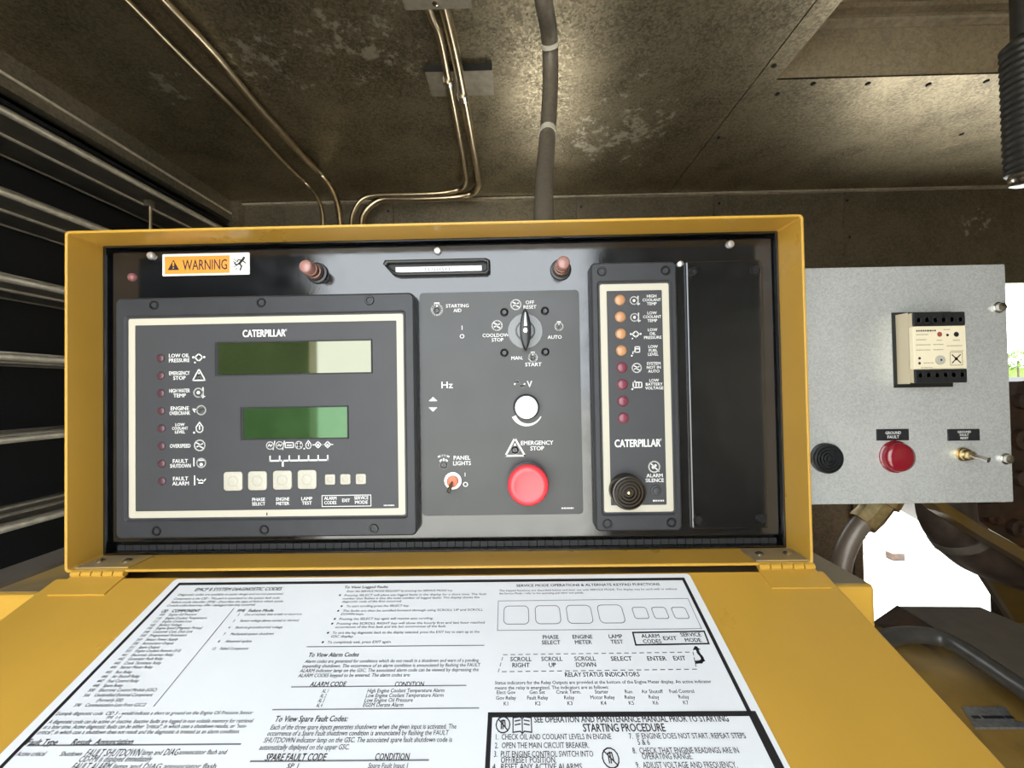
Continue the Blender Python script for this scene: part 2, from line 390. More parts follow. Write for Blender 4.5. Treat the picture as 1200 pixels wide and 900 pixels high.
td_ = [P(519, 2), P(526, 30), P(534, 65), P(542, 107), P(550, 150), P(560, 205), P(561, 216), onY(554, 226, yC + .03), onY(535, 231, yC + .03), onY(490, 233, yC + .03), onY(452, 233, yC + .03), onY(437, 239, yC + .03), onY(427, 250, yC + .03), onY(424, 262, yC + .03), onY(424, 300, yC + .03), onY(424, 300, yC + .03) - Vector((0, 0, .8))]
t = tubething('metal_tube', 'thin metal tube, left one of two coming from ceiling junction box', 'pipe', tc_, .0085, TUBE, 'ceiling tubes')
q = MB().tube([P(524.5, 92), P(525.5, 98)], .013, 10, 1); q.build('clamp', STEEL, t, smooth=50)
t = tubething('metal_tube', 'thicker metal tube, right one of two coming from ceiling junction box', 'pipe', td_, .0115, TUBE, 'ceiling tubes')
q = MB().tube([P(541.5, 108), P(542.7, 115)], .016, 10, 1); q.build('clamp', STEEL, t, smooth=50)
# junction box and strap on the ceiling
a = onZ(472, 0, .76); b = onZ(553, 8, .76)
t = thing('junction_box', 'flat grey metal junction box on ceiling at top of photo', 'junction box', ((a.x + b.x) / 2, .75, zc(.76)))
MB().box((a.x, .64, zc(.757)), (b.x, b.y, zc(.7985))).build('box_body', TAPE, t)
sc = MB().lathe(down, 0, 0, [(.006, 0), (.006, .002), (.003, .004)], 10).mesh('screw', STEEL, smooth=40)
link('screw', sc, t, ((a.x + b.x) / 2 - .004, b.y - .012, zc(.757)))
a = onZ(498, 77, .8); b = onZ(579, 104, .8)
t = thing('pipe_strap', 'short galvanised strap on ceiling behind the two middle tubes', 'bracket', ((a.x + b.x) / 2, a.y, zc(.79)))
MB().box((a.x, a.y, zc(.783)), (b.x, b.y, zc(.7995))).build('strap_channel', TAPE, t)
MB().box((a.x, a.y - .002, zc(.784)), (b.x, a.y, zc(.7995))).build('channel_shade', DARK, t)  # dark sheet paints the shade on the near face of the strap
# flexible conduit with nylon ties
path = [onY(622, -125, .62), onY(631, -60, .66), onY(637, 0, .70), onY(643, 35, .76), onY(645, 70, .80), onY(644.5, 110, .81), onY(642, 153, .79), onY(638.5, 200, .73), onY(637, 253, .63), Vector((.042, .57, zc(.20))), Vector((.042, .56, zc(.155)))]
t = tubething('flexible_conduit', 'thick dark flexible conduit hanging from ceiling behind the cabinet', 'conduit', path, .0165, CONDM, sub=14, n=14, wob=lambda i, n, r: r * (1 + .025 * (i % 2)))
for p, q_ in ((onY(644.3, 50, .778), onY(644.7, 55, .784)), (onY(642, 153.5, .79), onY(641.6, 158.5, .784))):
    MB().tube([p, q_], .0185, 14, 1).build('cable_tie', TIE, t, smooth=50)
# hanging corrugated hose at upper right
xh = onY(1200, 100, .7).x
t = thing('hanging_hose', 'black corrugated hose hanging at the right edge under ceiling hatch', 'hose', (xh, .7, zc(.36)))
MB().tube([(xh + .004, .7, zc(.98)), (xh, .7, zc(.60))], .014, 14, 1).build('upper_hose', HOSE, t, smooth=50)
cor = []
zz = .615
cor.append((.012, .625)); cor.append((.024, .612))
while zz > .378:
    cor += [(.0275, zz - .006), (.0285, zz - .009), (.0275, zz - .012), (.0255, zz - .014)]; zz -= .0125
MB().lathe(Plane((xh, .7, zc(0)), (1, 0, 0), (0, 1, 0)), 0, 0, cor, 20).build('corrugated_sleeve', HOSE, t, smooth=70)
MB().lathe(Plane((xh, .7, zc(0)), (1, 0, 0), (0, 1, 0)), 0, 0, [(.016, .39), (.022, .375), (.024, .366), (.022, .358), (.014, .354)], 16).build('end_collar', STEEL, t, smooth=50)
# louver linkage rod
c = onX(176, 238, -1.12)
t = thing('linkage_rod', 'thin vertical metal rod in front of the left louvers', 'rod', (c.x, c.y, 0.55))
MB().tube([(c.x, c.y, .55), (c.x, c.y, c.z)], .0045, 8, 1).build('rod', TUBE, t, smooth=60)
MB().box((c.x - .012, c.y - .008, c.z - .012), (c.x + .006, c.y + .008, c.z + .008)).build('rod_bracket', BLADE, t)

# ================================================================== BASE UNDER THE CABINET
zb = -.1865
t = thing('equipment_base', 'broad yellow steel base with dusty top under the control cabinet', 'machine base', (-.09, .5, zc(-1.5)))
q = MB(); pl = Plane((0, 0, zc(0)), (1, 0, 0), (0, 1, 0))
MB().ext(pl, rrect(-.092, .362 + .21, .84, .42, .006), -1.4, zb, .003).build('base_body', YEL, t)
MB().ext(pl, rrect(-.092, .362 + .2115, .834, .414, .005), zb - .0005, zb + .0006).build('dusty_top', YELD, t)
MB().box((-.555, .362, zc(-1.4)), (-.512, .782, zc(zb + .004))).build('edge_angle', GREYP, t)
MB().box((.325, .40, zc(-.30)), (.338, .47, zc(-.205))).build('side_rail', RUST, t)

# ================================================================== CONTROL CABINET
xl, xr, zt, zbm, YF, YB = -.436, .2728, .1613, -.1676, .364, .408
cab = thing('control_cabinet', 'yellow steel control cabinet standing open, holding the black instrument plate', 'cabinet', (-.08, .49, zc(zbm)))
pf = Plane((0, 0, zc(0)), (1, 0, 0), (0, 0, 1))        # local h = -Y
cx, cz, w, h = (xl + xr) / 2, (zt + zbm) / 2, xr - xl, zt - zbm
q = MB(); q.ring(pf, rrect(cx, cz, w, h, .004), rrect(cx, cz, w - .0052, h - .0052, .002), -.62, -YF, .0008)
q.ext(pf, rect(cx, cz, w - .004, h - .004), -.62, -.615)
q.build('housing', YEL, cab)
# gasketed dark flange behind the plate
MB().ext(pf, rect(cx, cz, w - .0055, h - .0055), -.430, -YB - .004).build('back_flange', BLKM, cab)
q = MB()
for zz, dz in ((-.1595, .0055),):
    k = xl + .012
    while k < xr - .012:
        q.box((k, YB - .006, zc(zz - dz / 2)), (k + .0079, YB + .004, zc(zz + dz / 2))); k += .0085
q.build('gasket', RUB, cab)['kind'] = 'stuff'
MB().ring(pf, rect(cx, cz, w - .0054, h - .0054), rect(cx, cz, w - .0115, h - .0100), -YB - .004, -.3960, .0006).build('inner_lining', BLK, cab)
# mounting plate
pcx, pcz, pw, ph = (-.428 + .267) / 2, .0, .695, .308
YP = .400
plate = MB().ext(pf, rrect(pcx, pcz, pw, ph, .003), -.409, -YP, .0022).build('mounting_plate', BLK, cab)
FP = front(YP)
scr = MB().lathe(Plane((0, 0, 0), (1, 0, 0), (0, 0, 1)), 0, 0, [(.0042, 0), (.0042, .0015), (.003, .003), (.001, .0034)], 12).mesh('screw', WSCREW, smooth=40)
for p in ((178, 300), (513, 294.5), (855, 286.5)):
    a, b = FP.pix(*p); link('screw', scr, plate, FP.pt(a, b))
a, b = FP.pix(797, 309.5); o = link('screw', MB().lathe(Plane((0, 0, 0), (1, 0, 0), (0, 0, 1)), 0, 0, [(.003, 0), (.003, .002), (.0015, .003)], 10).mesh('screw', WSCREW, smooth=40), plate, FP.pt(a, b))
a, b = FP.pix(155.5, 325); link('indicator_led', MB().lathe(Plane((0, 0, 0), (1, 0, 0), (0, 0, 1)), 0, 0, [(.0045, 0), (.0042, .0015), (.0028, .003), (.001, .0036)], 14).mesh('indicator_led', mat('dull_red_lens', (.20, .07, .07), .35), smooth=50), plate, FP.pt(a, b))
# hinges of the door (two leaves with knuckles)
DA = math.radians(21.45)
DO = Vector((0, .3655, zc(-.1712)))
DP = Plane(DO, (1, 0, 0), (0, math.cos(DA), math.sin(DA)))
for hx in (-.402, .247):
    q = MB(); L = .052
    for k in range(5):
        x0 = hx - L / 2 + k * L / 5
        q.tube([(x0 + .0006, .3645, zc(-.1684)), (x0 + L / 5 - .0006, .3645, zc(-.1684))], .0030, 10, 1)
    hg = q.build('hinge', YEL, cab, smooth=50)
    MB().box((hx - L / 2, .3665, zc(-.1649)), (hx + L / 2, .392, zc(-.1634))).build('hinge_leaf', YELD, hg)
    MB().ext(DP, rect(hx, -.012, L, .020), .0, .0016).build('hinge_leaf', YEL, hg)
    hs = MB().lathe(Plane((0, 0, 0), (1, 0, 0), (0, 1, 0)), 0, 0, [(.004, 0), (.004, .001), (.002, .0022)], 10).mesh('hinge_screw', STEEL, smooth=40)
    for dx in (-.015, .012): link('hinge_screw', hs, hg, (hx + dx, .379, zc(-.1634)))
# door folded down towards the viewer
dl, dr = -.4425, .2805
q = MB(); q.ext(DP, rrect((dl + dr) / 2, -.002 - .17, dr - dl, .34, .003), -.016, 0, .0018)
door = q.build('door', YEL, cab); door['label'] = 'yellow cabinet door folded down flat'

# ------------------------------------------------ small icons (printed strokes)
def icon(mb, pl, kind, cx, cy, s, h, w=None):
    w = w or s * .09
    def T(pts): return [(cx + x * s, cy + y * s) for x, y in pts]
    def C(x, y, r, n=14): return [(x + r * math.cos(2 * math.pi * i / n), y + r * math.sin(2 * math.pi * i / n)) for i in range(n)]
    R = lambda pts, c=False: mb.rib(pl, T(pts), w, h, c)
    D = lambda x, y, r: mb.flat(pl, T(C(x, y, r, 10)), h)
    if kind == 'oil': R([(-.3, 0), (0, .3), (.3, 0), (0, -.3)], True); R(C(0, .0, .12), True); D(-.42, .02, .09); D(.42, .02, .09); D(-.3, -.38, .07)
    elif kind == 'tri': R([(-.48, -.4), (.48, -.4), (0, .46)], True); R(C(0, -.12, .15), True); R([(0, .02), (0, .16)])
    elif kind == 'temp': R(C(-.06, 0, .34), True); R([(.3, -.38), (.3, .36)]); D(-.06, 0, .13); R([(.1, -.3), (.42, -.3)])
    elif kind == 'crank': R(C(.14, 0, .34), True); R(C(.14, 0, .13), True); R([(-.5, .1), (-.2, .05)]); R([(-.5, .1), (-.35, -.12)])
    elif kind == 'cool': R([(0, .42), (.26, .05), (.24, -.2), (.1, -.34), (-.1, -.34), (-.24, -.2), (-.26, .05)], True); R([(0, .15), (0, -.1)]); D(-.42, -.36, .08)
    elif kind == 'slash': R(C(0, 0, .4), True); R([(-.25, .2), (.05, .05), (-.05, -.05), (.25, -.2)]); R([(-.2, -.1), (.2, .12)])
    elif kind == 'shut': R([(-.46, -.2), (-.46, .36)]); R(C(.1, 0, .34), True); D(.1, -.12, .13); R([(-.1, .2), (.3, .2)])
    elif kind == 'horn': R([(-.42, -.3), (-.42, .35)]); R([(-.2, .12), (-.05, -.05), (.1, .1), (.25, -.08), (.4, .08)]); R([(-.1, -.18), (.2, -.18)])
    elif kind == 'start': R(C(0, -.05, .34), True); R(C(0, -.1, .16), True); R([(0, .06), (0, .2)]); R([(-.12, .36), (.12, .36)])
    elif kind == 'batt': R([(-.36, -.24), (.4, -.24), (.4, .22), (-.36, .22)], True); R([(-.1, -.1), (-.1, .1)]); R([(.14, -.1), (.14, .1)]); D(-.44, -.38, .08); R([(-.2, .22), (-.2, .34)])
    elif kind == 'fuel': R([(-.1, .38), (.3, .38), (.3, -.1), (-.1, -.1)], True); R([(.02, .2), (.2, .2)]); D(-.4, -.4, .08); R([(-.3, -.2), (-.3, -.05), (-.1, -.05)])
    elif kind == 'mute': R(C(0, 0, .42), True); R([(-.3, .3), (.34, -.34)]); D(-.08, -.04, .13); D(.1, .1, .1)
    elif kind == 'gen': R(C(0, 0, .36), True); R([(-.18, -.05), (-.06, .14), (.06, -.1), (.18, .08)]); R([(.3, -.4), (.46, .4)])
    elif kind == 'box': R([(-.4, -.22), (.4, -.22), (.4, .26), (-.4, .26)], True); R([(-.2, 0), (.2, 0)])
    elif kind == 'dia': R([(-.3, 0), (0, .32), (.3, 0), (0, -.32)], True); D(0, -.02, .12); R([(-.5, 0), (-.3, 0)]); R([(.3, 0), (.5, 0)])
    elif kind == 'fan': R(C(0, 0, .36), True); R([(-.2, -.2), (.2, .2)]); R([(-.2, .2), (.2, -.2)]); R(C(0, .0, .1, 8), True)
    elif kind == 'lamp': R(C(0, -.2, .17), True); R([(-.3, .3), (-.15, .36), (0, .38), (.15, .36), (.3, .3)]); R([(-.2, .05), (-.14, .1)]); R([(.2, .05), (.14, .1)]); R([(0, .08), (0, .16)])
    elif kind == 'noknob': R(C(0, 0, .42), True); R([(-.3, .3), (.3, -.3)]); R([(-.1, -.2), (-.1, .2), (.1, .22), (.14, -.1)]); R([(.0, .24), (.0, -.2)])
    elif kind == 'book': R([(-.45, -.3), (-.45, .3), (-.1, .34), (0, .26), (.1, .34), (.45, .3), (.45, -.3), (.1, -.26), (0, -.34), (-.1, -.26)], True); R([(0, .26), (0, -.34)]); R([(-.34, .16), (-.1, .2)]); R([(.34, .16), (.1, .2)]); R([(-.34, 0), (-.1, .04)]); R([(.34, 0), (.1, .04)])
def ico(pl, parent, kind, cx, cy, s, h, w=None, mt=None):
    q_ = MB(); icon(q_, pl, kind, cx, cy, s, h, w); return q_.build('icon', mt or WPRINT, parent)
def dashes(pl, parent, mt, a0, a1, b, capw, h, name='lettering'):
    mb = MB(); x = a0
    while x < a1:
        L = capw * random.uniform(.5, 1.4)
        mb.flat(pl, [(x, b - capw / 2), (min(x + L, a1), b - capw / 2), (min(x + L, a1), b + capw / 2), (x, b + capw / 2)], h); x += L + capw * .45
    return mb.build(name, mt, parent)

PXM = .400 / F                                   # metres per pixel on the instrument plane
VP = Plane((0, 0, 0), (1, 0, 0), (0, 0, 1))      # local frame for shared front-facing meshes
bolt_me = MB().lathe(VP, 0, 0, [(.005, 0), (.005, .0010), (.0042, .0018), (.0034, .0018), (.0026, .0006), (.0008, .0004)], 14).mesh('module_screw', SCREWB, smooth=45)

# ================================================================== ENGINE MONITOR MODULE (left)
YM = .3885
M1 = front(YM)
mon = thing('engine_monitor', 'wide dark grey monitoring module with two green displays and eight red lamps', 'control module', M1.pt(-.26, -.12, 0))
def quadpix(pl, tl, tr, bl, br):
    A = [pl.pix(*p) for p in (tl, tr, bl, br)]
    x0 = (A[0][0] + A[2][0]) / 2; x1 = (A[1][0] + A[3][0]) / 2; z1 = (A[0][1] + A[1][1]) / 2; z0 = (A[2][1] + A[3][1]) / 2
    return (x0 + x1) / 2, (z0 + z1) / 2, x1 - x0, z1 - z0
bz = quadpix(M1, (133, 349), (485, 343), (136, 633), (489, 627))
bo = quadpix(M1, (147.5, 374), (471, 366.7), (150, 608), (475, 604))
q = MB(); q.ring(M1, rrect(*bz, .006), rrect(bo[0], bo[1], bo[2] + .003, bo[3] + .003, .002), -.0113, .0, .0018); q.build('bezel', BEZ, mon)
q = MB(); q.ext(M1, rect(bo[0], bo[1], bo[2] + .004, bo[3] + .004), -.011, -.0022); q.build('face_overlay', FACE, mon)
HF = -.0022
q = MB(); q.ring(M1, rrect(*bo, .002), rrect(bo[0], bo[1], bo[2] - .0135, bo[3] - .0135, .001), HF - .001, HF + .0003); q.build('border_line', CREAM, mon)
for p in ((180.5, 357.5), (306, 354.5), (433, 352), (183.5, 622.5), (309.5, 621), (438, 619.5)):
    a, b = M1.pix(*p); link('module_screw', bolt_me, mon, M1.pt(a, b, -.0008))
a, b = M1.pix(308, 390); text(M1, 'CATERPILLAR', mon, WPRINT, HF + .0002, a, b, width=.0445, bold=.035, cap=.0072)
a, b = M1.pix(333.5, 386.5); text(M1, '®', mon, WPRINT, HF + .0002, a, b, width=.0024, cap=.0024)
# displays
def display(pl, parent, tl, tr, bl, br, hf, mt):
    d = quadpix(pl, tl, tr, bl, br)
    q = MB(); q.ring(pl, rect(d[0], d[1], d[2] + .0024, d[3] + .0024), rect(*d), hf - .003, hf + .0012, .0004); o = q.build('display', BEZ, parent)
    MB().ext(pl, rect(*d), hf - .001, hf + .0004).build('display_glass', mt, o)
    MB().ext(pl, rect(d[0] - d[2] / 2 + .0013, d[1], .0026, d[3]), hf - .001, hf + .0007).build('display_edge', DARK, o)
    return d
display(M1, mon, (251, 403), (433.5, 398), (252, 439), (434.5, 436), HF, LCD)
display(M1, mon, (281, 479.5), (405.5, 476.5), (282, 515), (406.5, 512.5), HF, LCDG)
# eight lamps with lettering and icons
names = ['LOW OIL\nPRESSURE', 'EMERGENCY\nSTOP', 'HIGH WATER\nTEMP', 'ENGINE\nOVERCRANK', 'LOW\nCOOLANT\nLEVEL', 'OVERSPEED', 'FAULT\nSHUTDOWN', 'FAULT\nALARM']
kinds = ['oil', 'tri', 'temp', 'crank', 'cool', 'slash', 'shut', 'horn']
led_me = MB().lathe(VP, 0, 0, [(.0042, 0), (.0042, .0003), (.0034, .0009), (.0012, .0013)], 14).mesh('warning_lamp', LEDR, smooth=60)
q = MB()
for k in range(8):
    yy = 419.5 + (564.5 - 419.5) / 7 * k; xx = 186 + 1.6 * k / 7
    a, b = M1.pix(xx, yy); link('warning_lamp', led_me, mon, M1.pt(a, b, HF))
    a, b = M1.pix(xx + 22, yy - .3); text(M1, names[k], mon, WPRINT, HF + .0002, a, b, width=.0215 if k != 4 else .0165, bold=.02, cap=.0038 if k != 4 else .0029, lead=1.3)
    a, b = M1.pix(xx + 45, yy - .8); ico(M1, mon, kinds[k], a, b, .0135, HF + .0002)
# seven small symbols and the scale under the lower display
q = MB()
for k, kd in enumerate(('gen', 'gen', 'box', 'fan', 'cool', 'dia', 'dia')):
    a, b = M1.pix(315 + 11.3 * k, 522.5 - .2 * k); ico(M1, mon, kd, a, b, .0105, HF + .0002)
a0, b0 = M1.pix(315, 540.5); a1, _ = M1.pix(383, 540)
q.rib(M1, [(a0, b0), (a1, b0)], .0017, HF + .0002)
for k in range(7):
    x = a0 + (a1 - a0) * k / 6; q.rib(M1, [(x, b0), (x, b0 + .0045)], .0014, HF + .0002)
x = a0 + (a1 - a0) * .22; q.rib(M1, [(x, b0), (x, b0 - .005)], .0019, HF + .0002)
q.build('scale_marks', WPRINT, mon)
# keys
def key_mesh(s): return MB().ext(VP, rrect(0, 0, s, s, s * .16), 0, .0012, .0005).mesh('key', KEY, smooth=50)
kb, ks = key_mesh(.0192), key_mesh(.0104)
mk = MB().rib(VP, [(.005 * math.cos(i * math.pi / 6), .005 * math.sin(i * math.pi / 6)) for i in range(12)], .0007, .0014, True).mesh('key_symbol', KEYM)
mks = MB().rib(VP, [(.0026 * math.cos(i * math.pi / 6), .0026 * math.sin(i * math.pi / 6)) for i in range(12)], .0006, .0014, True).mesh('key_symbol', KEYM)
for k, p in enumerate(((272, 564.3), (300.7, 563.7), (330, 563), (359, 562.3))):
    a, b = M1.pix(*p); o = link('key', kb, mon, M1.pt(a, b, HF)); link('key_symbol', mk, o, M1.pt(a, b, HF))
for p in ((386, 562.3), (404, 562), (422.3, 561.7)):
    a, b = M1.pix(*p); o = link('key', ks, mon, M1.pt(a, b, HF)); link('key_symbol', mks, o, M1.pt(a, b, HF))
for s, x, y, wd_ in (('PHASE\nSELECT', 301.5, 588.5, .0135), ('ENGINE\nMETER', 330, 588, .0135), ('LAMP\nTEST', 358.3, 587.5, .0115), ('ALARM\nCODES', 386, 587, .0125), ('EXIT', 404.5, 587, .008), ('SERVICE\nMODE', 422.5, 586.5, .0145)):
    a, b = M1.pix(x, y); text(M1, s, mon, WPRINT, HF + .0002, a, b, width=wd_, bold=.02, cap=.0033)
d = quadpix(M1, (376, 581.5), (433.5, 580.5), (376.5, 594.5), (434, 593.5))
q = MB(); q.rib(M1, rect(*d)(0), .0007, HF + .0002, True); q.build('key_box_outline', WPRINT, mon)
a, b = M1.pix(449, 593); dashes(M1, mon, WPRINT, a, a + .011, b, .0013, HF + .0002)
a, b = M1.pix(311.5, 603); MB().flat(M1, rect(a, b, .0012, .003)(0), HF + .0005).build('border_tick', INK, mon)

# ================================================================== SWITCH PANEL (middle)
YO = .3992
M2 = front(YO)
sw = thing('switch_panel', 'grey printed switch panel with rotary selector, knob, toggle and red stop button', 'control panel', M2.pt(-.02, -.12, 0))
d = quadpix(M2, (492.5, 343), (678, 340), (494, 605), (684, 602))
MB().ext(M2, rrect(*d, .004), -.0007, 0, .0002).build('overlay', OVER, sw)
HO = .0002
def T2(s, x, y, wd_=None, cap=.0032, bold=.01, align='C', pl=M2, par=sw, mt=WPRINT): a, b = pl.pix(x, y); return text(pl, s, par, mt, HO, a, b, width=wd_, cap=cap, bold=bold, align=align)
T2('STARTING\nAID', 536, 361, .0255, .0036)
T2('I', 541.5, 384, cap=.0045); T2('O', 541.5, 394, cap=.0045)
T2('OFF\nRESET', 621, 357, .018, .0036)
T2('COOLDOWN\nSTOP', 583, 395.5, .031, .0036)
T2('AUTO', 650, 395, .0145, .0036)
T2('MAN.', 606, 419.5, .012, .0036)
T2('START', 625, 427, .017, .0038)
T2('Hz', 524, 451, .012, .0068)
T2('V', 620.5, 450, .0055, .0066)
T2('EMERGENCY\nSTOP', 629.5, 522, .0335, .0042, .02)
T2('PANEL\nLIGHTS', 541.5, 539.5, .0185, .0042, .015)
T2('I', 545, 556, cap=.004); T2('O', 545.5, 567.5, cap=.005, bold=.02)
a, b = M2.pix(658, 595.5); dashes(M2, sw, WPRINT, a, a + .0125, b, .0015, HO)
q = MB()
for kd, x, y, s in (('start', 512, 362, .0165), ('slash', 604.5, 357, .013), ('slash', 582.5, 381.5, .013), ('start', 655, 382, .012), ('start', 624.5, 418, .013), ('tri', 603.5, 524.5, .021), ('lamp', 520, 541, .0175)):
    a, b = M2.pix(x, y); ico(M2, sw, kd, a, b, s, HO)
a, b = M2.pix(609, 450)
q.rib(M2, [(a - .005 + .001 * i, b + .0028 * math.sin(i / 10 * 2 * math.pi)) for i in range(11)], .0015, HO)
for y, sg in ((467.5, 1), (480, -1)):
    a, b = M2.pix(507.5, y); q.flat(M2, [(a - .0042, b - .0018 * sg), (a + .0042, b - .0018 * sg), (a, b + .0022 * sg)][::sg], HO); q.flat(M2, rect(a, b - .0018 * sg, .0084, .0012)(0), HO)
q.build('frequency_arrows', WPRINT, sw)
# rotary selector
a, b = M2.pix(615.5, 388)
ro = MB().lathe(M2, a, b, [(.0185, 0), (.018, .0008), (.0105, .0011), (.0085, .004), (.003, .0045)], 24).build('rotary_selector', mat('selector_plate', (.155, .16, .16), .3), sw, smooth=40)
q = MB(); sh = []
for i in range(24):
    t_ = 2 * math.pi * i / 24
    sh.append((math.sin(t_) * abs(math.sin(t_)) ** .5 * .0056, math.cos(t_) * .0212))
def lever(ins): k = 1 - ins / .0056; return [(a + x * k, b + y * (1 - (1 - k) * .25)) for x, y in sh][::-1]
q.ext(M2, lever, .004, .0155, .0022); q.build('selector_lever', BLKM, ro, smooth=40)
MB().flat(M2, [(a - .0016, b + .003), (a + .0016, b + .003), (a + .0004, b + .0165), (a - .0004, b + .0165)], .0157).build('selector_pointer', WPRINT, ro)
MB().lathe(M2, a, b - .0015, [(.0026, .0155), (.0024, .0162), (.001, .0165)], 12).build('selector_screw', STEEL, ro, smooth=40)
for p in ((591, 366), (638.5, 364.5), (591, 413.5), (639, 412.5)):
    a, b = M2.pix(*p); o = link('panel_screw', MB().lathe(VP, 0, 0, [(.0043, 0), (.0043, .0012), (.003, .0022), (.0022, .0012), (.0005, .001)], 14).mesh('panel_screw', SCREWB, smooth=45), sw, M2.pt(a, b))
# voltage knob
a, b = front(YO - .011).pix(617, 477.5)
kn = MB().lathe(M2, a, b, [(.0135, 0), (.0132, .001), (.0130, .0095), (.0124, .011), (.0118, .0112)], 28).build('voltage_knob', BLKM, sw, smooth=40)
MB().lathe(M2, a, b, [(.0115, .0112), (.0113, .0119), (.0105, .0121)], 28).build('knob_cap', mat('satin_cap', (.78, .78, .76), .3, .3), kn, smooth=40)
a, b = M2.pix(617, 480.5)
q = MB(); n = 18; ou, inn = [], []
for i in range(n + 1):
    t_ = math.radians(205 + 130 * i / n); th = .0042 * (1 - .85 * i / n) + .0004
    ou.append((a + .0168 * math.cos(t_), b + .0168 * math.sin(t_))); inn.append((a + (.0168 - th) * math.cos(t_), b + (.0168 - th) * math.sin(t_)))
for i in range(n): q.flat(M2, [inn[i], ou[i], ou[i + 1], inn[i + 1]], HO)
q.build('knob_scale', WPRINT, sw)
# panel lights toggle
a, b = M2.pix(531, 563)
tg = MB().lathe(M2, a, b, [(.0088, 0), (.0088, .0018), (.0062, .0022), (.0060, .005), (.0045, .0052), (.004, .003)], 18).build('toggle_switch', STEEL, sw, smooth=40)
MB().lathe(M2, a, b, [(.0062, .003), (.0060, .0056), (.0050, .006)], 16).build('toggle_bushing', mat('orange_seal', (.45, .12, .05), .4), tg, smooth=40)
q = MB().tube([M2.pt(a, b, .004), M2.pt(a - .0015, b - .005, .010), M2.pt(a - .0025, b - .0088, .0135)], .0016, 10, 3, wob=lambda i, n, r: r * (1 + .5 * i / n)); q.build('toggle_lever', STEEL, tg, smooth=60)
# emergency stop
a, b = front(YO - .018).pix(619, 569)
es = MB().lathe(M2, a, b, [(.0205, 0), (.0205, .003), (.0145, .004), (.0135, .012)], 28).build('emergency_stop_button', BLKM, sw, smooth=40)
MB().lathe(M2, a, b, [(.0135, .010), (.0195, .0115), (.0205, .0135), (.0205, .0165), (.0190, .0195), (.0150, .0208), (.0135, .0203), (.001, .0203)], 36).build('mushroom_head', REDB, es, smooth=50)

# ================================================================== ALARM MODULE (right)
YA = .3905
M3 = front(YA)
al = thing('alarm_module', 'tall narrow grey alarm module with lamp column and round buzzer', 'control module', M3.pt(.12, -.12, 0))
bz3 = quadpix(M3, (692, 307.5), (793, 306), (698, 624), (800, 621.5))
bo3 = quadpix(M3, (702.5, 333), (784, 331), (709.5, 602), (790.5, 599))
MB().ring(M3, rrect(*bz3, .005), rrect(bo3[0], bo3[1], bo3[2] + .003, bo3[3] + .003, .002), -.0093, 0, .0018).build('bezel', BEZ, al)
MB().ext(M3, rect(bo3[0], bo3[1], bo3[2] + .004, bo3[3] + .004), -.009, -.0022).build('face_overlay', FACE, al)
MB().ring(M3, rrect(*bo3, .002), rrect(bo3[0], bo3[1], bo3[2] - .0135, bo3[3] - .0135, .001), HF - .001, HF + .0003).build('border_line', CREAM, al)
for p in ((705.5, 318), (780, 317), (712, 614), (787, 612.5)):
    a, b = M3.pix(*p); link('module_screw', bolt_me, al, M3.pt(a, b, -.0008))
nm = ['HIGH\nCOOLANT\nTEMP', 'LOW\nCOOLANT\nTEMP', 'LOW\nOIL\nPRESSURE', 'LOW\nFUEL\nLEVEL', 'SYSTEM\nNOT IN\nAUTO', 'LOW\nBATTERY\nVOLTAGE']
kd = ['temp', 'temp', 'oil', 'fuel', 'slash', 'batt']
lam = {}
for nme, mm in (('a', LEDA), ('r', LEDR2)):
    lam[nme] = MB().lathe(VP, 0, 0, [(.0056, 0), (.0055, .0006), (.0042, .0016), (.0015, .0022)], 16).mesh('warning_lamp', mm, smooth=60)
q = MB()
for k in range(8):
    yy = 351 + (490 - 351) / 7 * k; xx = 727 + 4.2 * k / 7
    a, b = M3.pix(xx, yy); link('warning_lamp', lam['a' if k < 4 else 'r'], al, M3.pt(a, b, HF))
    if k < 6:
        a, b = M3.pix(xx + 37.5, yy - .2); text(M3, nm[k], al, WPRINT, HF + .0002, a, b, width=.0185, bold=.015, cap=.0029, lead=1.35)
        a, b = M3.pix(xx + 17.5, yy + .6); ico(M3, al, kd[k], a, b, .0115, HF + .0002)
a, b = M3.pix(767.5, 547.5); ico(M3, al, 'mute', a, b, .0130, HF + .0002, .0013)
a, b = M3.pix(748, 519.5); text(M3, 'CATERPILLAR', al, WPRINT, HF + .0002, a, b, width=.0465, bold=.035, cap=.0075)
a, b = M3.pix(775, 515.5); text(M3, '®', al, WPRINT, HF + .0002, a, b, width=.0022, cap=.0022)
a, b = M3.pix(768, 560.5); text(M3, 'ALARM\nSILENCE', al, WPRINT, HF + .0002, a, b, width=.0185, bold=.02, cap=.0036)
a, b = M3.pix(766, 587.5); dashes(M3, al, WPRINT, a, a + .011, b, .0016, HF + .0002)
a, b = M3.pix(769.5, 575.5); MB().lathe(M3, a, b, [(.0058, HF), (.0055, HF + .0012), (.004, HF + .0014), (.0035, HF + .0028), (.001, HF + .0034)], 16).build('silence_button', FACE, al, smooth=40)
a, b = front(YA - .008).pix(736.5, 577)
prof = [(.0172, HF), (.0172, .009), (.0162, .0108), (.0150, .011)]
for r_ in (.0150, .0118, .0086, .0054): prof += [(r_ - .0004, .0085), (r_ - .0012, .0085), (r_ - .0014, .0105), (r_ - .0028, .0105)]
prof += [(.0018, .0085), (.0016, .0108), (.0004, .0112)]
bu = MB().lathe(M3, a, b, prof, 28).build('buzzer', mat('buzzer_brown', (.022, .016, .010), .25), al, smooth=30)
MB().lathe(M3, a, b, [(.0019, .0085), (.0017, .0112), (.0004, .0117)], 12).build('buzzer_pin', BRASS, bu, smooth=40)

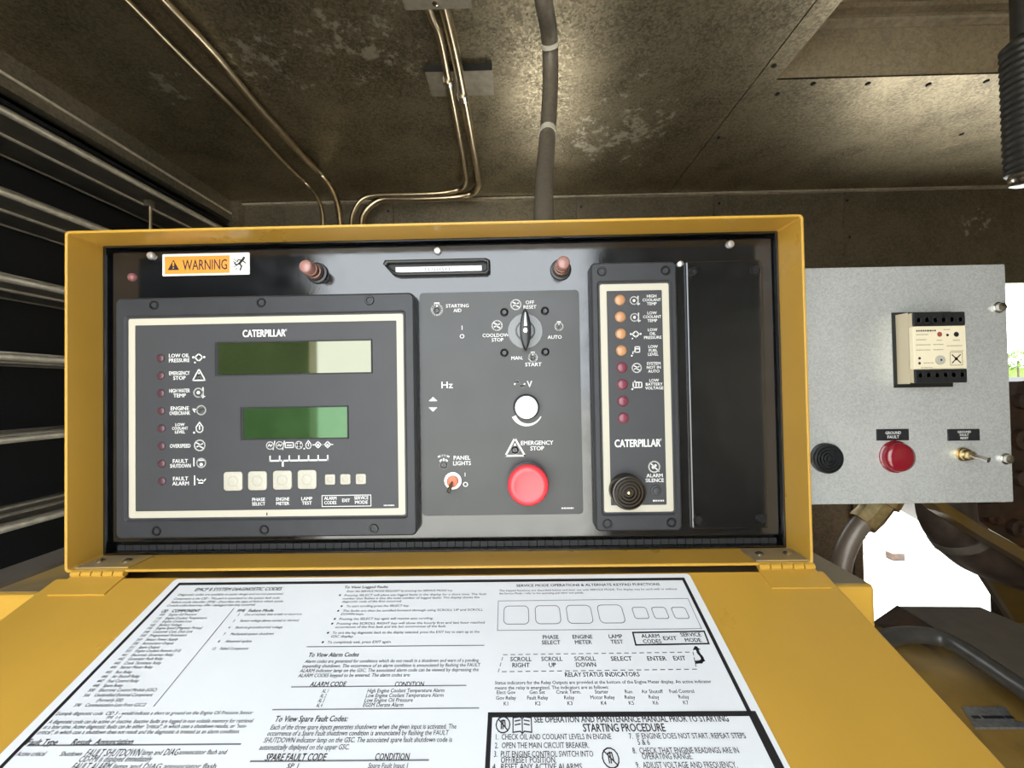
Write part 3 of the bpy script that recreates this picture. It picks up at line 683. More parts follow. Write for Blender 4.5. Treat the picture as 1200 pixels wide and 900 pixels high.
# ================================================================== BLANK PANEL
YK = .3965
M4 = front(YK)
bk = thing('blank_panel', 'plain glossy black blank panel right of the alarm module', 'blank panel', M4.pt(.22, -.12, 0))
d = quadpix(M4, (803, 306.5), (894, 303), (812, 622), (902, 618))
MB().ext(M4, rrect(*d, .0025), -.0035, 0, .0016).build('panel_sheet', BLK, bk)
for p in ((812, 319), (885, 317), (818, 609), (892, 607.5)):
    a, b = M4.pix(*p); link('module_screw', bolt_me, bk, M4.pt(a, b))

# ================================================================== ITEMS ON THE BLACK PLATE
# warning sticker
d = quadpix(FP, (190.5, 299), (292.5, 295), (191, 324.5), (293, 321))
wsn = thing('warning_sticker', 'orange and white WARNING sticker at top left of the black plate', 'sticker', FP.pt(d[0], d[1] - d[3] / 2))
MB().ext(FP, rrect(*d, .0012), .0, .0004).build('sticker_sheet', WHITE, wsn)
a0, b0 = FP.pix(193.5, 302); a1, b1 = FP.pix(269.5, 319)
oc = ((a0 + a1) / 2, (b0 + b1) / 2)
MB().flat(FP, rect(*oc, a1 - a0, d[3] - .0048)(0), .0005).build('orange_field', ORANGE, wsn)
a, b = FP.pix(240.5, 310.2); text(FP, 'WARNING', wsn, INK, .0006, a, b, width=.0475, bold=.012, cap=.0108)
a, b = FP.pix(203.8, 311); MB().flat(FP, [(a - .0062, b - .0052), (a + .0062, b - .0052), (a, b + .006)], .0006).build('warning_triangle', INK, wsn)
q = MB().flat(FP, [(a - .0008, b - .001), (a + .0008, b - .001), (a + .0009, b + .0034), (a - .0009, b + .0034)], .0007).flat(FP, circ(a, b - .003, .0008, 8)(0), .0007); q.build('exclamation_mark', ORANGE, wsn)
a, b = FP.pix(281, 309.3)                                     # small figure running from a splash
q = MB(); s = .0085
F_ = lambda L: [(a + x * s, b + y * s) for x, y in L]
q.flat(FP, [(a + .55 * s + .17 * s * math.cos(i), b + .72 * s + .17 * s * math.sin(i)) for i in [k * math.pi / 4 for k in range(8)]], .0005)
for L, w_ in (([(.4, .5), (.0, .05)], .0026), ([(.0, .05), (.25, -.3), (.1, -.75)], .0016), ([(.0, .05), (-.4, -.15), (-.6, .1)], .0016), ([(.35, .42), (.75, .1)], .0012), ([(.3, .45), (-.15, .5), (-.3, .25)], .0012), ([(-.7, .6), (-.4, .35)], .0007), ([(-.8, .3), (-.5, .2)], .0007), ([(-.75, -.3), (-.5, -.35)], .0007), ([(-.5, -.7), (-.3, -.5)], .0007)):
    q.rib(FP, F_(L), w_, .0005)
q.build('running_figure', INK, wsn)
# two capped lamps
for p, lb in (((372.5, 320.5), 'small pinkish capped lamp sticking out beside the WARNING sticker'), ((657, 316.5), 'small pinkish capped lamp sticking out above the rotary selector')):
    a, b = FP.pix(*p); t = thing('indicator_lamp', lb, 'lamp', FP.pt(a, b), 'capped lamps on the plate')
    MB().lathe(VP, 0, 0, [(.0112, 0), (.0108, .003), (.0088, .0036), (.0086, .006)], 20).build('socket', BLKM, None, smooth=40)
    o = COL.objects[-1]; o.parent = t
    for nm_, mm, pr in (('collar', COPPER, [(.0078, .004), (.0078, .009), (.0066, .0095), (.0066, .0125), (.0072, .013), (.0072, .0155), (.006, .016)]), ('lens', PINK, [(.0063, .0155), (.0066, .017), (.0064, .0238), (.0052, .0252), (.001, .0256)])):
        o = link(nm_, MB().lathe(VP, 0, 0, pr, 20).mesh(nm_, mm, smooth=45), t)
# recessed pull handle / lit slot with dark rim
a, b = FP.pix(512.5, 314.8); hw, hh = .0555, .0085
t = thing('recessed_handle', 'long black rimmed slot with pale strip at top of the plate', 'handle', FP.pt(a, b))
def slot(k):
    def f(ins=0.0):
        W, H = hw - ins - k, hh - ins - k
        return [(a + W, b + H * .75), (a + W - .004, b + H), (a - W + .002, b + H), (a - W, b + H * .55), (a - W + .010, b - H * .8), (a - W + .016, b - H), (a + W - .003, b - H), (a + W, b - H * .7)]
    return f
MB().ring(FP, slot(0), slot(.0034), 0, .0062, .0014).build('rim', BLKM, t, smooth=50)
MB().ext(FP, slot(.0034), 0, .0012).build('slot_floor', DARK, t)
MB().ext(FP, rect(a + .002, b - .0014, .090, .0058), .001, .0036, .0006).build('pale_strip', GREYL, t)
q = MB()
for k in range(9): q.rib(FP, [(a - .011 + k * .003, b - .0034), (a - .011 + k * .003 + random.uniform(-.0012, .0012), b - .0002)], .0006, .0038)
q.build('strip_marks', INK, t)

# ================================================================== INSTRUCTION LABEL ON THE DOOR
D0 = DP
ltop = -.0050; lx0, lx1, lbot = (DP.pix(208, 680)[0] + DP.pix(0, 880)[0]) / 2, (DP.pix(805.5, 673)[0] + DP.pix(929, 900)[0]) / 2, -.318
bx0_, bx1_, bt_ = (DP.pix(212, 685)[0] + DP.pix(0, 893.5)[0]) / 2, (DP.pix(800.5, 679)[0] + DP.pix(916, 900)[0]) / 2, (DP.pix(213, 684)[1] + DP.pix(800, 677)[1]) / 2
lab = thing('instruction_label', 'large white instruction label printed in black on the open yellow door', 'label', DP.pt((lx0 + lx1) / 2, lbot))
MB().ext(DP, rrect((lx0 + lx1) / 2, (ltop + lbot) / 2, lx1 - lx0, ltop - lbot, .003), 0, .0005).build('label_sheet', PAPER, lab)
HL = .0007
q = MB(); q.ring(DP, rect((bx0_ + bx1_) / 2, (bt_ + lbot + .006) / 2, bx1_ - bx0_, bt_ - lbot - .006), rect((bx0_ + bx1_) / 2, (bt_ + lbot + .006) / 2, bx1_ - bx0_ - .0056, bt_ - lbot - .0116), HL - .0001, HL)
q.build('label_border', INK, lab)
def TL(s, x0, y, x1=None, cap=.0022, bold=.012, align='L', mt=INK, y1=None):
    """one printed line from pixel x0 to x1 on the door plane"""
    p0 = DP.pix(x0, y)
    if x1 is None: return text(DP, s, lab, mt, HL, p0[0], p0[1], cap=cap, bold=bold, align=align)
    p1 = DP.pix(x1, y if y1 is None else y1)
    return text(DP, s, lab, mt, HL, p0[0], (p0[1] + p1[1]) / 2, width=p1[0] - p0[0], cap=cap, bold=bold, align='L')
def LL(pts, w=.0007, mt=INK, closed=False): q = MB().rib(DP, [DP.pix(*p) for p in pts], w, HL, closed); return q.build('ruled_line', mt, lab)
# --- left block
TL('EMCP II SYSTEM DIAGNOSTIC CODES', 229, 692, 331, .0034, .03, y1=690)
TL('Diagnostic codes are available to assist design and service personnel.', 209, 698, 333, .0021, .008, y1=696)
TL('Component is the CID - This part is associated to the system fault code.', 204, 702.6, 329, .0021, .008, y1=700.8)
TL('Failure mode identifier (FMI) - Describes the type of failure which exists.', 201, 706.6, 333, .0021, .008, y1=704.8)
TL('Consult codes listed may differ unplugged that they occurred.', 196, 710.4, 300, .0021, .008, y1=709)
TL('CID', 190, 716.8, 197, .0027, .03); TL('COMPONENT', 202, 716.8, 235, .0027, .03, y1=716)
cid = ['100 Engine Oil Pressure', '110 Engine Coolant Temperature', '111 Engine Coolant Loss', '168 Battery Voltage', '190 Engine Speed (Magnetic Pickup)', '248 Customer Com. Data Link', '268 Programmed Parameters', '269 Sensor Power Supply', '330 Annunciator Output', '331 Spare Output', '333 Engine Coolant Remote (0-5)', '441 Electronic Governor Relay', '442 Generator Fault Relay', '443 Crank Terminate Relay', '444 Starter Motor Relay', '445 Run Relay', '446 Air Shutoff Relay', '447 Fuel Control Relay', '448 Spare Relay', '500 Electronic Control Module (GSC)', '566 Unidentified External Component', '        (Formerly 500)', '590 Communication Lost From GSC/2']
ys = [721, 725.2, 729, 733, 736.8, 741, 745.2, 750, 754.5, 759, 763.2, 768, 772.5, 777.5, 782.3, 788, 793, 798.3, 803.7, 809, 814.8, 820.8, 826.5]
ca = DP.pix(188, 721)[0]; cb = DP.pix(198.5, 721)[0]
for s, y in zip(cid, ys):
    bb = DP.pix(180, y)[1]
    if s[:3].strip(): text(DP, s[:3], lab, INK, HL, ca, bb, cap=.0021, bold=.008, align='L')
    text(DP, s[4:].strip(), lab, INK, HL, cb + (.005 if not s[:3].strip() else 0), bb, cap=.0021, bold=.008, align='L')
LL([(274, 714), (181, 828)], .0008, GINK)
TL('FMI', 279, 716.2, 287, .0027, .03); TL('Failure Mode', 292, 716, 321, .0027, .03)
fa = DP.pix(279, 721)[0]; fb = DP.pix(287, 721)[0]
for s, y in (('2  Out of normal, data erratic or incorrect', 720.7), ('3  Sensor voltage above normal or shorted', 728), ('4  Short to ground/current voltage', 735.8), ('7  Mechanical system shutdown', 743.5), ('8  Abnormal update', 752), ('12 Failed Component', 760.5)):
    bb = DP.pix(290, y)[1]
    text(DP, s[:2].strip(), lab, INK, HL, fa, bb, cap=.0021, bold=.008, align='L'); text(DP, s[3:], lab, INK, HL, fb, bb, cap=.0021, bold=.008, align='L')
TL('Example diagnostic code  CID 3 - would indicate a short to ground on the Engine Oil Pressure Sensor', 67, 837, 297, .0021, .01, y1=835.5)
TL('FMI  1-4', 126, 841.3, 142, .0018, .01)
TL('A diagnostic code can be active or inactive. Inactive faults are logged in non volatile memory for retrieval', 58, 846.6, 297, .0022, .01, y1=845)
TL('at a later time. Active diagnostic faults can be either "critical", in which case a shutdown results, or "non-', 52, 852.8, 290, .0022, .01, y1=851)
TL('critical", in which case a shutdown does not result and the diagnostic is treated as an alarm condition.', 45, 859.3, 282, .0022, .01, y1=857.3)
TL('Fault Type', 33, 870.5, 69, .0032, .03, y1=870); TL('Result', 86, 870, 108, .0032, .03); TL('Annunciation', 113, 869.8, 157, .0032, .03)
LL([(33, 874.5), (282, 872.8)], .0008, GINK)
TL('Active critical', 21, 884, 54, .0023, .01); TL('Shutdown', 72, 884, 97, .0023, .01)
TL('FAULT SHUTDOWN', 102, 883, 166, .0036, .012, y1=882.3); TL('lamp and', 168, 882.4, 191, .0025, .01); TL('DIAG', 194, 882, 210, .0034, .012); TL('annunciator flash and', 211, 882, 266, .0024, .01)
TL('CID-FMI is displayed immediately', 94, 890.5, 179, .0028, .01, y1=889.5)
TL('FAULT ALARM', 86, 899, 130, .0036, .012); TL('lamp and DIAG annunciator flash', 134, 898.6, 254, .0026, .01)
# --- middle block
TL('To View Logged Faults', 404, 688.8, 455, .0026, .03, y1=688.2)
TL('Enter the SERVICE MODE REQUEST by pressing the SERVICE MODE key.', 407, 693.4, 531, .0020, .01, y1=692.6)
ml = [(404, 698.2, 570, 'Pressing SELECT will place any logged faults in the display for a short time. The fault', 1), (402, 702, 562, 'number that flashes is also the total number of logged faults. The display shows the', 0), (401, 705.6, 471, 'diagnostic code of the first occurred.', 0),
      (406, 711, 480, 'To start scrolling press the SELECT key.', 1), (402, 716.5, 566, 'The faults are then be scrolled forward through using SCROLL UP and SCROLL', 1), (400, 720.3, 427, 'DOWN keys.', 0),
      (398, 726, 508, 'Pressing the SELECT key again will resume auto scrolling.', 1), (395, 731.5, 568, 'Pressing the SCROLL RIGHT key will show the hourly first and last hour reached', 1), (393, 735.5, 523, 'occurrences of the first fault and the last occurrences of the fault.', 0),
      (390, 742.3, 562, 'To exit the log diagnostic back to the display selected, press the EXIT key to start up to the', 1), (388, 746.5, 415, 'GSC display.', 0), (384, 753.3, 459, 'To completely exit, press EXIT again.', 1)]
for x, y, x1, s, bu_ in ml:
    TL(s, x, y, x1, .0020, .008, y1=y - (x1 - x) * .009)
    if bu_:
        p = DP.pix(x - 5.5, y); MB().flat(DP, circ(p[0], p[1], .0009, 8)(0), HL).build('bullet', INK, lab)
LL([(360, 758.7), (567, 757)], .0007, GINK)
TL('To View Alarm Codes', 362, 768, 421, .0032, .03, y1=767.6)
for s, x, y, x1 in (('Alarm codes are generated for conditions which do not result in a shutdown and warn of a pending', 358, 775.8, 561), ('impending shutdown. The occurrence of an alarm condition is annunciated by flashing the FAULT', 355, 781.3, 563), ('ALARM indicator lamp on the GSC. The associated alarm code can be viewed by depressing the', 352, 786.8, 561), ('ALARM CODES keypad to be entered. The alarm codes are:', 350, 792.4, 481)):
    TL(s, x, y, x1, .0024, .01, y1=y - (x1 - x) * .0085)
TL('ALARM CODE', 364, 802.5, 406, .0031, .025, y1=802); TL('CONDITION', 463, 802.2, 497, .0031, .025)
LL([(342, 805.8), (546, 804)], .0007, GINK)
for k, s in enumerate(('High Engine Coolant Temperature Alarm', 'Low Engine Coolant Temperature Alarm', 'Low Engine Oil Pressure', 'EGSM Derate Alarm')):
    y = 810.3 + 5.6 * k; TL('AL %d' % (k + 1), 378 - 2.3 * k, y, 385 - 2.3 * k, .0024, .01)
    TL(s, 431 - 1.7 * k, y - .2, (521, 520, 484, 473)[k], .0024, .01, y1=y - .8)
LL([(320, 832.5), (561, 830.5)], .0007, GINK)
TL('To View Spare Fault Codes:', 323, 843.2, 408, .0034, .03, y1=842.5)
for s, x, y, x1 in (('Each of the three spare inputs generates shutdowns when the given input is activated. The', 318, 853, 535), ('occurrence of a Spare Fault shutdown condition is annunciated by flashing the FAULT', 314, 860.3, 526), ('SHUTDOWN indicator lamp on the GSC. The associated spare fault shutdown code is', 310, 868.3, 530), ('automatically displayed on the upper GSC.', 305, 876.5, 410)):
    TL(s, x, y, x1, .0027, .012, y1=y - (x1 - x) * .0065)
TL('SPARE FAULT CODE', 312, 888.3, 383, .0036, .03, y1=887.6); TL('CONDITION', 440, 887.4, 480, .0034, .025)
LL([(294, 893), (502, 891.5)], .0008, GINK)
TL('SP 1', 337, 898.3, 350, .0024, .01); TL('Spare Fault Input 1', 432, 897.8, 478, .0024, .01)
# --- right block
TL('SERVICE MODE OPERATIONS & ALTERNATE KEYPAD FUNCTIONS', 605, 686.8, 773, .0026, .03, y1=685.3)
TL('The keypad functions are described below and their use with SERVICE MODE. The display may be used with or without', 585, 692.8, 793, .0019, .008, y1=690.6)
TL('the Service Mode - refer to the operating and other text panels.', 585, 696.3, 684, .0019, .008, y1=695)
LL([(584, 705), (806, 702), (822, 737.5), (583, 739.5)], .0005, GINK, True)
kq = MB()
def keyout(x0, x1, y0, y1, r):
    pts = [DP.pix(x, y) for x, y in ((x0, y0), (x1, y0), (x1, y1), (x0, y1))]
    xa = DP.pix((x0 + x1) / 2, (y0 + y1) / 2)[0]; wdt = DP.pix(x1, (y0 + y1) / 2)[0] - DP.pix(x0, (y0 + y1) / 2)[0]
    za = pts[0][1]; zb_ = pts[2][1]
    sh_ = rrect(xa, (za + zb_) / 2, wdt, za - zb_, wdt * .18)
    kq.rib(DP, sh_(0), .0006, HL, True)
for x in (605, 642, 679, 716): keyout(x - 14.5, x + 14.5, 711 - (x - 605) * .012, 732 - (x - 605) * .012, 1)
for x in (750.5, 773.5, 797): keyout(x - 8.3, x + 8.3, 712.5, 725.5, 1)
kq.build('keypad_drawing', GINK, lab)
for s, x, y, wd_ in (('PHASE\nSELECT', 645.5, 750.3, .0175), ('ENGINE\nMETER', 683, 750, .0175), ('LAMP\nTEST', 722, 749.5, .014), ('ALARM\nCODES', 763, 749, .017), ('EXIT', 785, 748.5, .0105), ('SERVICE\nMODE', 810.5, 747.5, .0195)):
    p = DP.pix(x, y); text(DP, s, lab, INK, HL, p[0], p[1], width=wd_, cap=.0031, bold=.025, lead=1.4)
LL([(741.5, 742), (825, 740.5), (830.5, 755), (745, 756.5)], .0012, INK, True)
q = MB()
L = [DP.pix(*p) for p in ((590, 768), (812, 765), (816, 785), (584, 788))]
for (x0, y0), (x1, y1) in zip(L, L[1:] + L[:1]):
    n = max(3, int(math.hypot(x1 - x0, y1 - y0) / .0055))
    for k in range(n):
        u, v = k / n, (k + .5) / n; q.rib(DP, [(x0 + (x1 - x0) * u, y0 + (y1 - y0) * u), (x0 + (x1 - x0) * v, y0 + (y1 - y0) * v)], .0006, HL)
q.build('dashed_outline', GINK, lab)
for s, x, y, wd_ in (('SCROLL\nRIGHT', 610.5, 776.5, .0165), ('SCROLL\nUP', 647, 776.3, .0165), ('SCROLL\nDOWN', 686, 776, .0165), ('SELECT', 728, 772.5, .0155), ('ENTER', 769.5, 772.3, .014), ('EXIT', 796, 772, .009)):
    p = DP.pix(x, y); text(DP, s, lab, INK, HL, p[0], p[1], width=wd_, cap=.0031, bold=.025, lead=1.4)
q = MB(); q.rib(DP, [DP.pix(*p) for p in ((816, 760), (818.5, 766), (822, 770.5), (823.5, 774), (821, 776.3), (816, 776.8))], .0022, HL)
q.flat(DP, [DP.pix(*p) for p in ((814.5, 757.5), (811.5, 762.5), (821, 762))], HL); q.build('curved_arrow', INK, lab)
TL('RELAY STATUS INDICATORS', 662, 791.5, 749, .0030, .025, y1=790.5)
TL('Status indicators for the Relay Outputs are provided at the bottom of the Engine Meter display. An active indicator', 580, 801, 833, .0022, .008, y1=799)
TL('means the relay is energized. The indicators are as follows:', 580, 806.8, 713, .0022, .008, y1=805.8)
for k, (s, x) in enumerate((('Elect Gov\nGov Relay\nK1', 593), ('Gen Set\nFault Relay\nK2', 630), ('Crank Term.\nRelay\nK3', 667), ('Starter\nMotor Relay\nK4', 706), ('Run\nRelay\nK5', 738), ('Air Shutoff\nRelay\nK6', 766), ('Fuel Control\nRelay\nK7', 801))):
    p = DP.pix(x, 818.5 - (x - 593) * .006); text(DP, s, lab, INK, HL, p[0], p[1], width=.021, cap=.0023, bold=.01, lead=1.5)
# starting procedure box
bx0, bz0 = DP.pix(572, 835.5); bx1 = DP.pix(885, 834)[0]
q = MB(); bh = .14
q.ring(DP, rect((bx0 + bx1) / 2, bz0 - bh / 2, bx1 - bx0, bh), rect((bx0 + bx1) / 2, bz0 - bh / 2, bx1 - bx0 - .0058, bh - .0058), HL - .0001, HL); q.build('procedure_frame', INK, lab)
TL('SEE OPERATION AND MAINTENANCE MANUAL PRIOR TO STARTING', 626, 844, 853, .0034, .03, y1=842.6)
TL('STARTING PROCEDURE', 683, 853.8, 779, .0043, .035, y1=852.8)
q = MB()
for kd_, x, y, s_ in (('noknob', 589.5, 850, .0105), ('book', 612, 850.3, .0132), ('noknob', 715.5, 889, .0115)):
    p = DP.pix(x, y); ico(DP, lab, kd_, p[0], p[1], s_, HL, .0007, INK)
for s, x, y, x1 in (('1.  CHECK OIL AND COOLANT LEVELS IN ENGINE', 581, 864.3, 716), ('2.  OPEN THE MAIN CIRCUIT BREAKER.', 580, 874.3, 690), ('3.  PUT ENGINE CONTROL SWITCH INTO', 579, 884.5, 695), ('OFF/RESET POSITION.', 587, 891.3, 652), ('4.  RESET ANY ACTIVE ALARMS', 577, 899.3, 682),
                    ('7.  IF ENGINE DOES NOT START, REPEAT STEPS', 737, 863.3, 873), ('5 & 6', 747, 870.3, 761), ('8.  CHECK THAT ENGINE READINGS ARE IN', 741, 880.3, 865), ('OPERATING RANGE.', 752, 887, 811), ('9.  ADJUST VOLTAGE AND FREQUENCY.', 745, 897.3, 863)):
    TL(s, x, y, x1, .0029, .012, y1=y - (x1 - x) * .005)

# ================================================================== GALVANISED RELAY BOX
YG = .43
MG = front(YG)
gx0, gx1, gz0, gz1 = .284, .540, -.1318, .1295
gb = thing('relay_box', 'galvanised steel box with flush front plate fixed beside the yellow cabinet', 'junction box', MG.pt((gx0 + gx1) / 2, gz0))
MB().ext(MG, rect((gx0 + gx1) / 2, (gz0 + gz1) / 2, gx1 - gx0 - .003, gz1 - gz0 - .003), -.13, -.002).build('box_body', GBOX, gb)
MB().ext(MG, rrect((gx0 + gx1) / 2, (gz0 + gz1) / 2, gx1 - gx0, gz1 - gz0, .0015), -.0022, 0, .0006).build('front_plate', GBOX, gb)
gs = MB().lathe(VP, 0, 0, [(.0062, 0), (.0062, .001), (.0048, .0012), (.0046, .0045), (.0025, .005)], 12).mesh('screw', STEEL, smooth=40)
for p in ((1169.5, 360.5), (1178, 537.5)):
    a, b = MG.pix(*p); link('screw', gs, gb, MG.pt(a, b))
# relay
YR = .412
MR = front(YR)
d = quadpix(MR, (1069.5, 366.5), (1129, 365), (1070, 449.5), (1131.5, 448))
rl = thing('timer_relay', 'beige and black relay module set into the galvanised box', 'relay', MR.pt(d[0], d[1] - d[3] / 2))
MB().ext(MR, rect(d[0], d[1], d[2] * .99, d[3] * .985), -.05, -.001).build('relay_body', RELS, rl)
MB().ext(MR, rrect(d[0], d[1], d[2] + .001, d[3] * .60, .001), -.003, .0012, .0004).build('face_plate', REL, rl)
hgt = d[3] * .195
for sg in (1, -1):
    zc_ = d[1] + sg * (d[3] / 2 - hgt / 2)
    tb = MB().ext(MR, rrect(d[0] + .001, zc_, d[2], hgt, .0012), -.012, .0008, .0006).build('terminal_block', BLKM, rl)
    for k in range(6):
        MB().lathe(MR, d[0] - d[2] / 2 + .006 + k * (d[2] - .010) / 5, zc_ - sg * .001, [(.0026, .0008), (.0024, .0009), (.0018, .0003)], 10).build('terminal_screw', SCREWB, tb)
MB().box((d[0] - d[2] / 2 - .0006, YR + .004, zc(d[1] - d[3] / 2 - .0006)), (d[0] - d[2] / 2, YG - .001, zc(d[1] + d[3] / 2 + .0006))).build('side_wall', RELS, rl)
MB().ext(MG, rect(d[0] + .001, d[1] - .0005, d[2] + .010, d[3] + .008), 0, .0008).build('cutout_shade', DARK, rl)  # dark sheet paints the shade in the cutout gap round the relay
HR = .0014
for p, r_, mm in (((1099.5, 392), .0026, mat('relay_red', (.30, .07, .05), .4)), ((1108.7, 392.8), .0014, INK), ((1119, 392), .0027, INK), ((1076, 420), .0014, INK), ((1076, 425.8), .0014, INK)):
    a, b = MR.pix(*p); MB().flat(MR, circ(a, b, r_, 14)(0), HR).build('relay_mark', mm, rl)
a, b = MR.pix(1099.8, 422); dl_ = MB().lathe(MR, a, b, [(.0050, HR - .0003), (.0048, HR + .001), (.0014, HR + .0012)], 18).build('relay_dial', mat('dial_grey', (.42, .40, .34), .5), rl, smooth=40)
MB().flat(MR, circ(a, b, .0012, 10)(0), HR + .0014).build('dial_centre', INK, dl_)
a, b = MR.pix(1119, 420.5); q = MB(); q.rib(MR, [(a - .0042, b - .0042), (a + .0042, b + .0042)], .0012, HR); q.rib(MR, [(a - .0042, b + .0042), (a + .0042, b - .0042)], .0012, HR); q.flat(MR, circ(a, b, .0018, 10)(0), HR)
q.rib(MR, rect(a, b, .0125, .0135)(0), .0004, HR, True); q.build('relay_adjuster', INK, rl)
RINK = mat('relay_print', (.30, .26, .19), .6)
a0, b0 = MR.pix(1072, 388)
dashes(MR, rl, INK, a0, a0 + .021, b0, .0017, HR)
for yy, x0, x1 in ((392.5, 1072, 1086), (398.5, 1072, 1084), (404.5, 1072, 1089), (410.5, 1072, 1089), (404, 1092, 1104), (410, 1092, 1104), (399, 1096, 1103), (399, 1115, 1123), (405.5, 1108, 1126), (411.5, 1112, 1127), (386.5, 1104, 1112), (425.5, 1081, 1093), (431, 1078, 1091), (433, 1072, 1128)):
    p0 = MR.pix(x0, yy); p1 = MR.pix(x1, yy); dashes(MR, rl, RINK, p0[0], p1[0], p0[1], .0010, HR)
# black name plates
for tl, tr, bl, br, s, lb in (((1026.5, 503), (1064, 502.5), (1027, 516), (1064, 516), 'GROUND\nFAULT', 'small black plate lettered GROUND FAULT above the red lamp'), ((1110, 503), (1146.5, 502.5), (1110, 516.5), (1147, 516), 'GROUND\nFAULT\nRESET', 'small black plate with three lines above the toggle switch')):
    d = quadpix(MG, tl, tr, bl, br); t = thing('name_plate', lb, 'label plate', MG.pt(d[0], d[1] - d[3] / 2), 'black plates on the galvanised box')
    MB().ext(MG, rect(*d), 0, .0012, .0003).build('plate', INK, t)
    n3 = s.count('\n') == 2
    text(MG, s, t, WPRINT, .0014, d[0], d[1], width=.017 if not n3 else .015, cap=.0031 if not n3 else .0023, bold=.02, lead=1.45)
# red pilot lamp, buzzer, toggle
a, b = MG.pix(1049, 535)
t = thing('pilot_lamp', 'round red pilot lamp on the galvanised box', 'lamp', MG.pt(a, b))
MB().lathe(MG, a, b, [(.0178, 0), (.0176, .0012), (.0165, .002), (.0164, .003)], 28).build('lamp_collar', REDL, t, smooth=40)
MB().lathe(MG, a, b, [(.0162, .002), (.0160, .005), (.0145, .0078), (.010, .0092), (.001, .0096)], 28).build('lamp_lens', REDL, t, smooth=60)
a, b = MG.pix(966.5, 536.5)
t = thing('buzzer', 'round black ribbed buzzer at the left of the galvanised box', 'buzzer', MG.pt(a, b))
prof = [(.0165, 0), (.0165, .005), (.0155, .0065)]
for r_ in (.0145, .0112, .0079, .0046): prof += [(r_, .0068), (r_ - .0008, .0048), (r_ - .0018, .0048), (r_ - .0024, .0066)]
prof += [(.0012, .0066)]
MB().lathe(MG, a, b, prof, 28).build('buzzer_body', BLKM, t, smooth=30)
a, b = MG.pix(1127, 532)
t = thing('toggle_switch', 'small brass toggle switch at lower right of the galvanised box', 'switch', MG.pt(a, b))
MB().lathe(MG, a, b, [(.0075, 0), (.0075, .0022), (.0058, .0026), (.0058, .0034), (.0066, .0036), (.0066, .0055), (.0048, .006), (.0048, .010), (.0038, .0102)], 12).build('threaded_bushing', BRASS, t, smooth=40)
MB().tube([MG.pt(a, b, .009), MG.pt(a + .002, b - .0015, .014), MG.pt(a + .004, b - .003, .021)], .0022, 10, 4, wob=lambda i, n, r: r * (1 + .4 * i / n)).build('toggle_lever', STEEL, t, smooth=60)
# conduit under the box with brass fitting
pa = onY(1032, 588, .50); pb = onY(1020, 604, .50); pc = onY(1003, 622, .50); pd = onY(991, 645, .50); pe = onY(985, 670, .50)
t = thing('conduit_elbow', 'grey flexible conduit with brass fitting curving down below the galvanised box', 'conduit', pe)
MB().tube([onY(1012, 611, .5), pc, pd, pe, onY(982, 700, .5)], .0105, 14, 8, wob=lambda i, n, r: r * (1 + .05 * (i % 2))).build('conduit', mat('conduit_grey', (.13, .105, .08), .4, .3), t, smooth=70)
MB().tube([pa, pb, onY(1010, 613, .5)], .0155, 8, 1).build('fitting_nut', BRASS, t, smooth=30)
MB().tube([onY(1037, 580, .5), onY(1031, 590, .5)], .019, 8, 1).build('fitting_collar', BRASS, t, smooth=30)

# ================================================================== ENGINE AT THE RIGHT
def prism(pts, d): # extrude polygon along vector
    m_ = MB(); d = Vector(d); m_.loft([[p for p in pts], [p + d for p in pts]]); return m_
YE = .93
en = thing('engine_block', 'dark rusty engine block behind the galvanised box at the right edge', 'engine', (1.2, 1.0, .02))
poly = [onY(x, y, YE) for x, y in ((1118, 470), (1190, 462), (1194, 447), (1260, 440), (1300, 440), (1300, 700), (1100, 586))]
prism(poly, (0, .3, 0)).build('engine_body', RUST, en)
for k, (px, py, r_) in enumerate(((1196, 470, .02), (1196, 515, .026), (1195, 560, .02), (1160, 606, .016), (1188, 618, .02))):
    c = onY(px, py, YE); MB().lathe(front(YE), c.x, c.z - CZ, [(r_, 0), (r_, .012), (r_ * .6, .016), (r_ * .55, .022), (.001, .024)], 10).build('bolt_head', RUST, en, smooth=30)
MB().box((onY(1130, 590, YE).x, YE - .02, onY(1130, 603, YE).z), (onY(1165, 590, YE).x, YE, onY(1130, 588, YE).z)).build('engine_boss', RUST, en)
MB().box((1.45, .97, 0.0), (1.9, 1.22, onY(1200, 700, YE).z)).build('engine_foot', RUST, en)
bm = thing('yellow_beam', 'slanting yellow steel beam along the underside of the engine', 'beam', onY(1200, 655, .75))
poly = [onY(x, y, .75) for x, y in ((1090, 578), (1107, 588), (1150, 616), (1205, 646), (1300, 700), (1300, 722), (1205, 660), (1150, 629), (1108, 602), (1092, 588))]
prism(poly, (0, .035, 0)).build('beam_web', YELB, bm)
mp = thing('exhaust_pipe', 'thick dark brown pipe curving below the slanting yellow beam', 'pipe', onY(1200, 690, .855))
MB().tube([onY(1108, 560, .855), onY(1107, 592, .855), onY(1113, 615, .855), onY(1136, 641, .855), onY(1168, 656, .855), onY(1240, 680, .855)], .046, 20, 8).build('pipe_body', PIPEM, mp, smooth=60)
MB().tube([onY(1120, 624, .855), onY(1126, 632, .855)], .049, 20, 1).build('pipe_band', GREYP, mp, smooth=40)
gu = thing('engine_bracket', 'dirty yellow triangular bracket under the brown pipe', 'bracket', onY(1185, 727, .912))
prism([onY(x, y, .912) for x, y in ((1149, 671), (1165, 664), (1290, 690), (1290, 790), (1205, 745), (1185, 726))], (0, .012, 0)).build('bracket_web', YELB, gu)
prism([onY(x, y, .908) for x, y in ((1149, 671), (1154, 671), (1190, 727), (1185, 727))], (0, .012, 0)).build('bracket_flange', GREYP, gu)
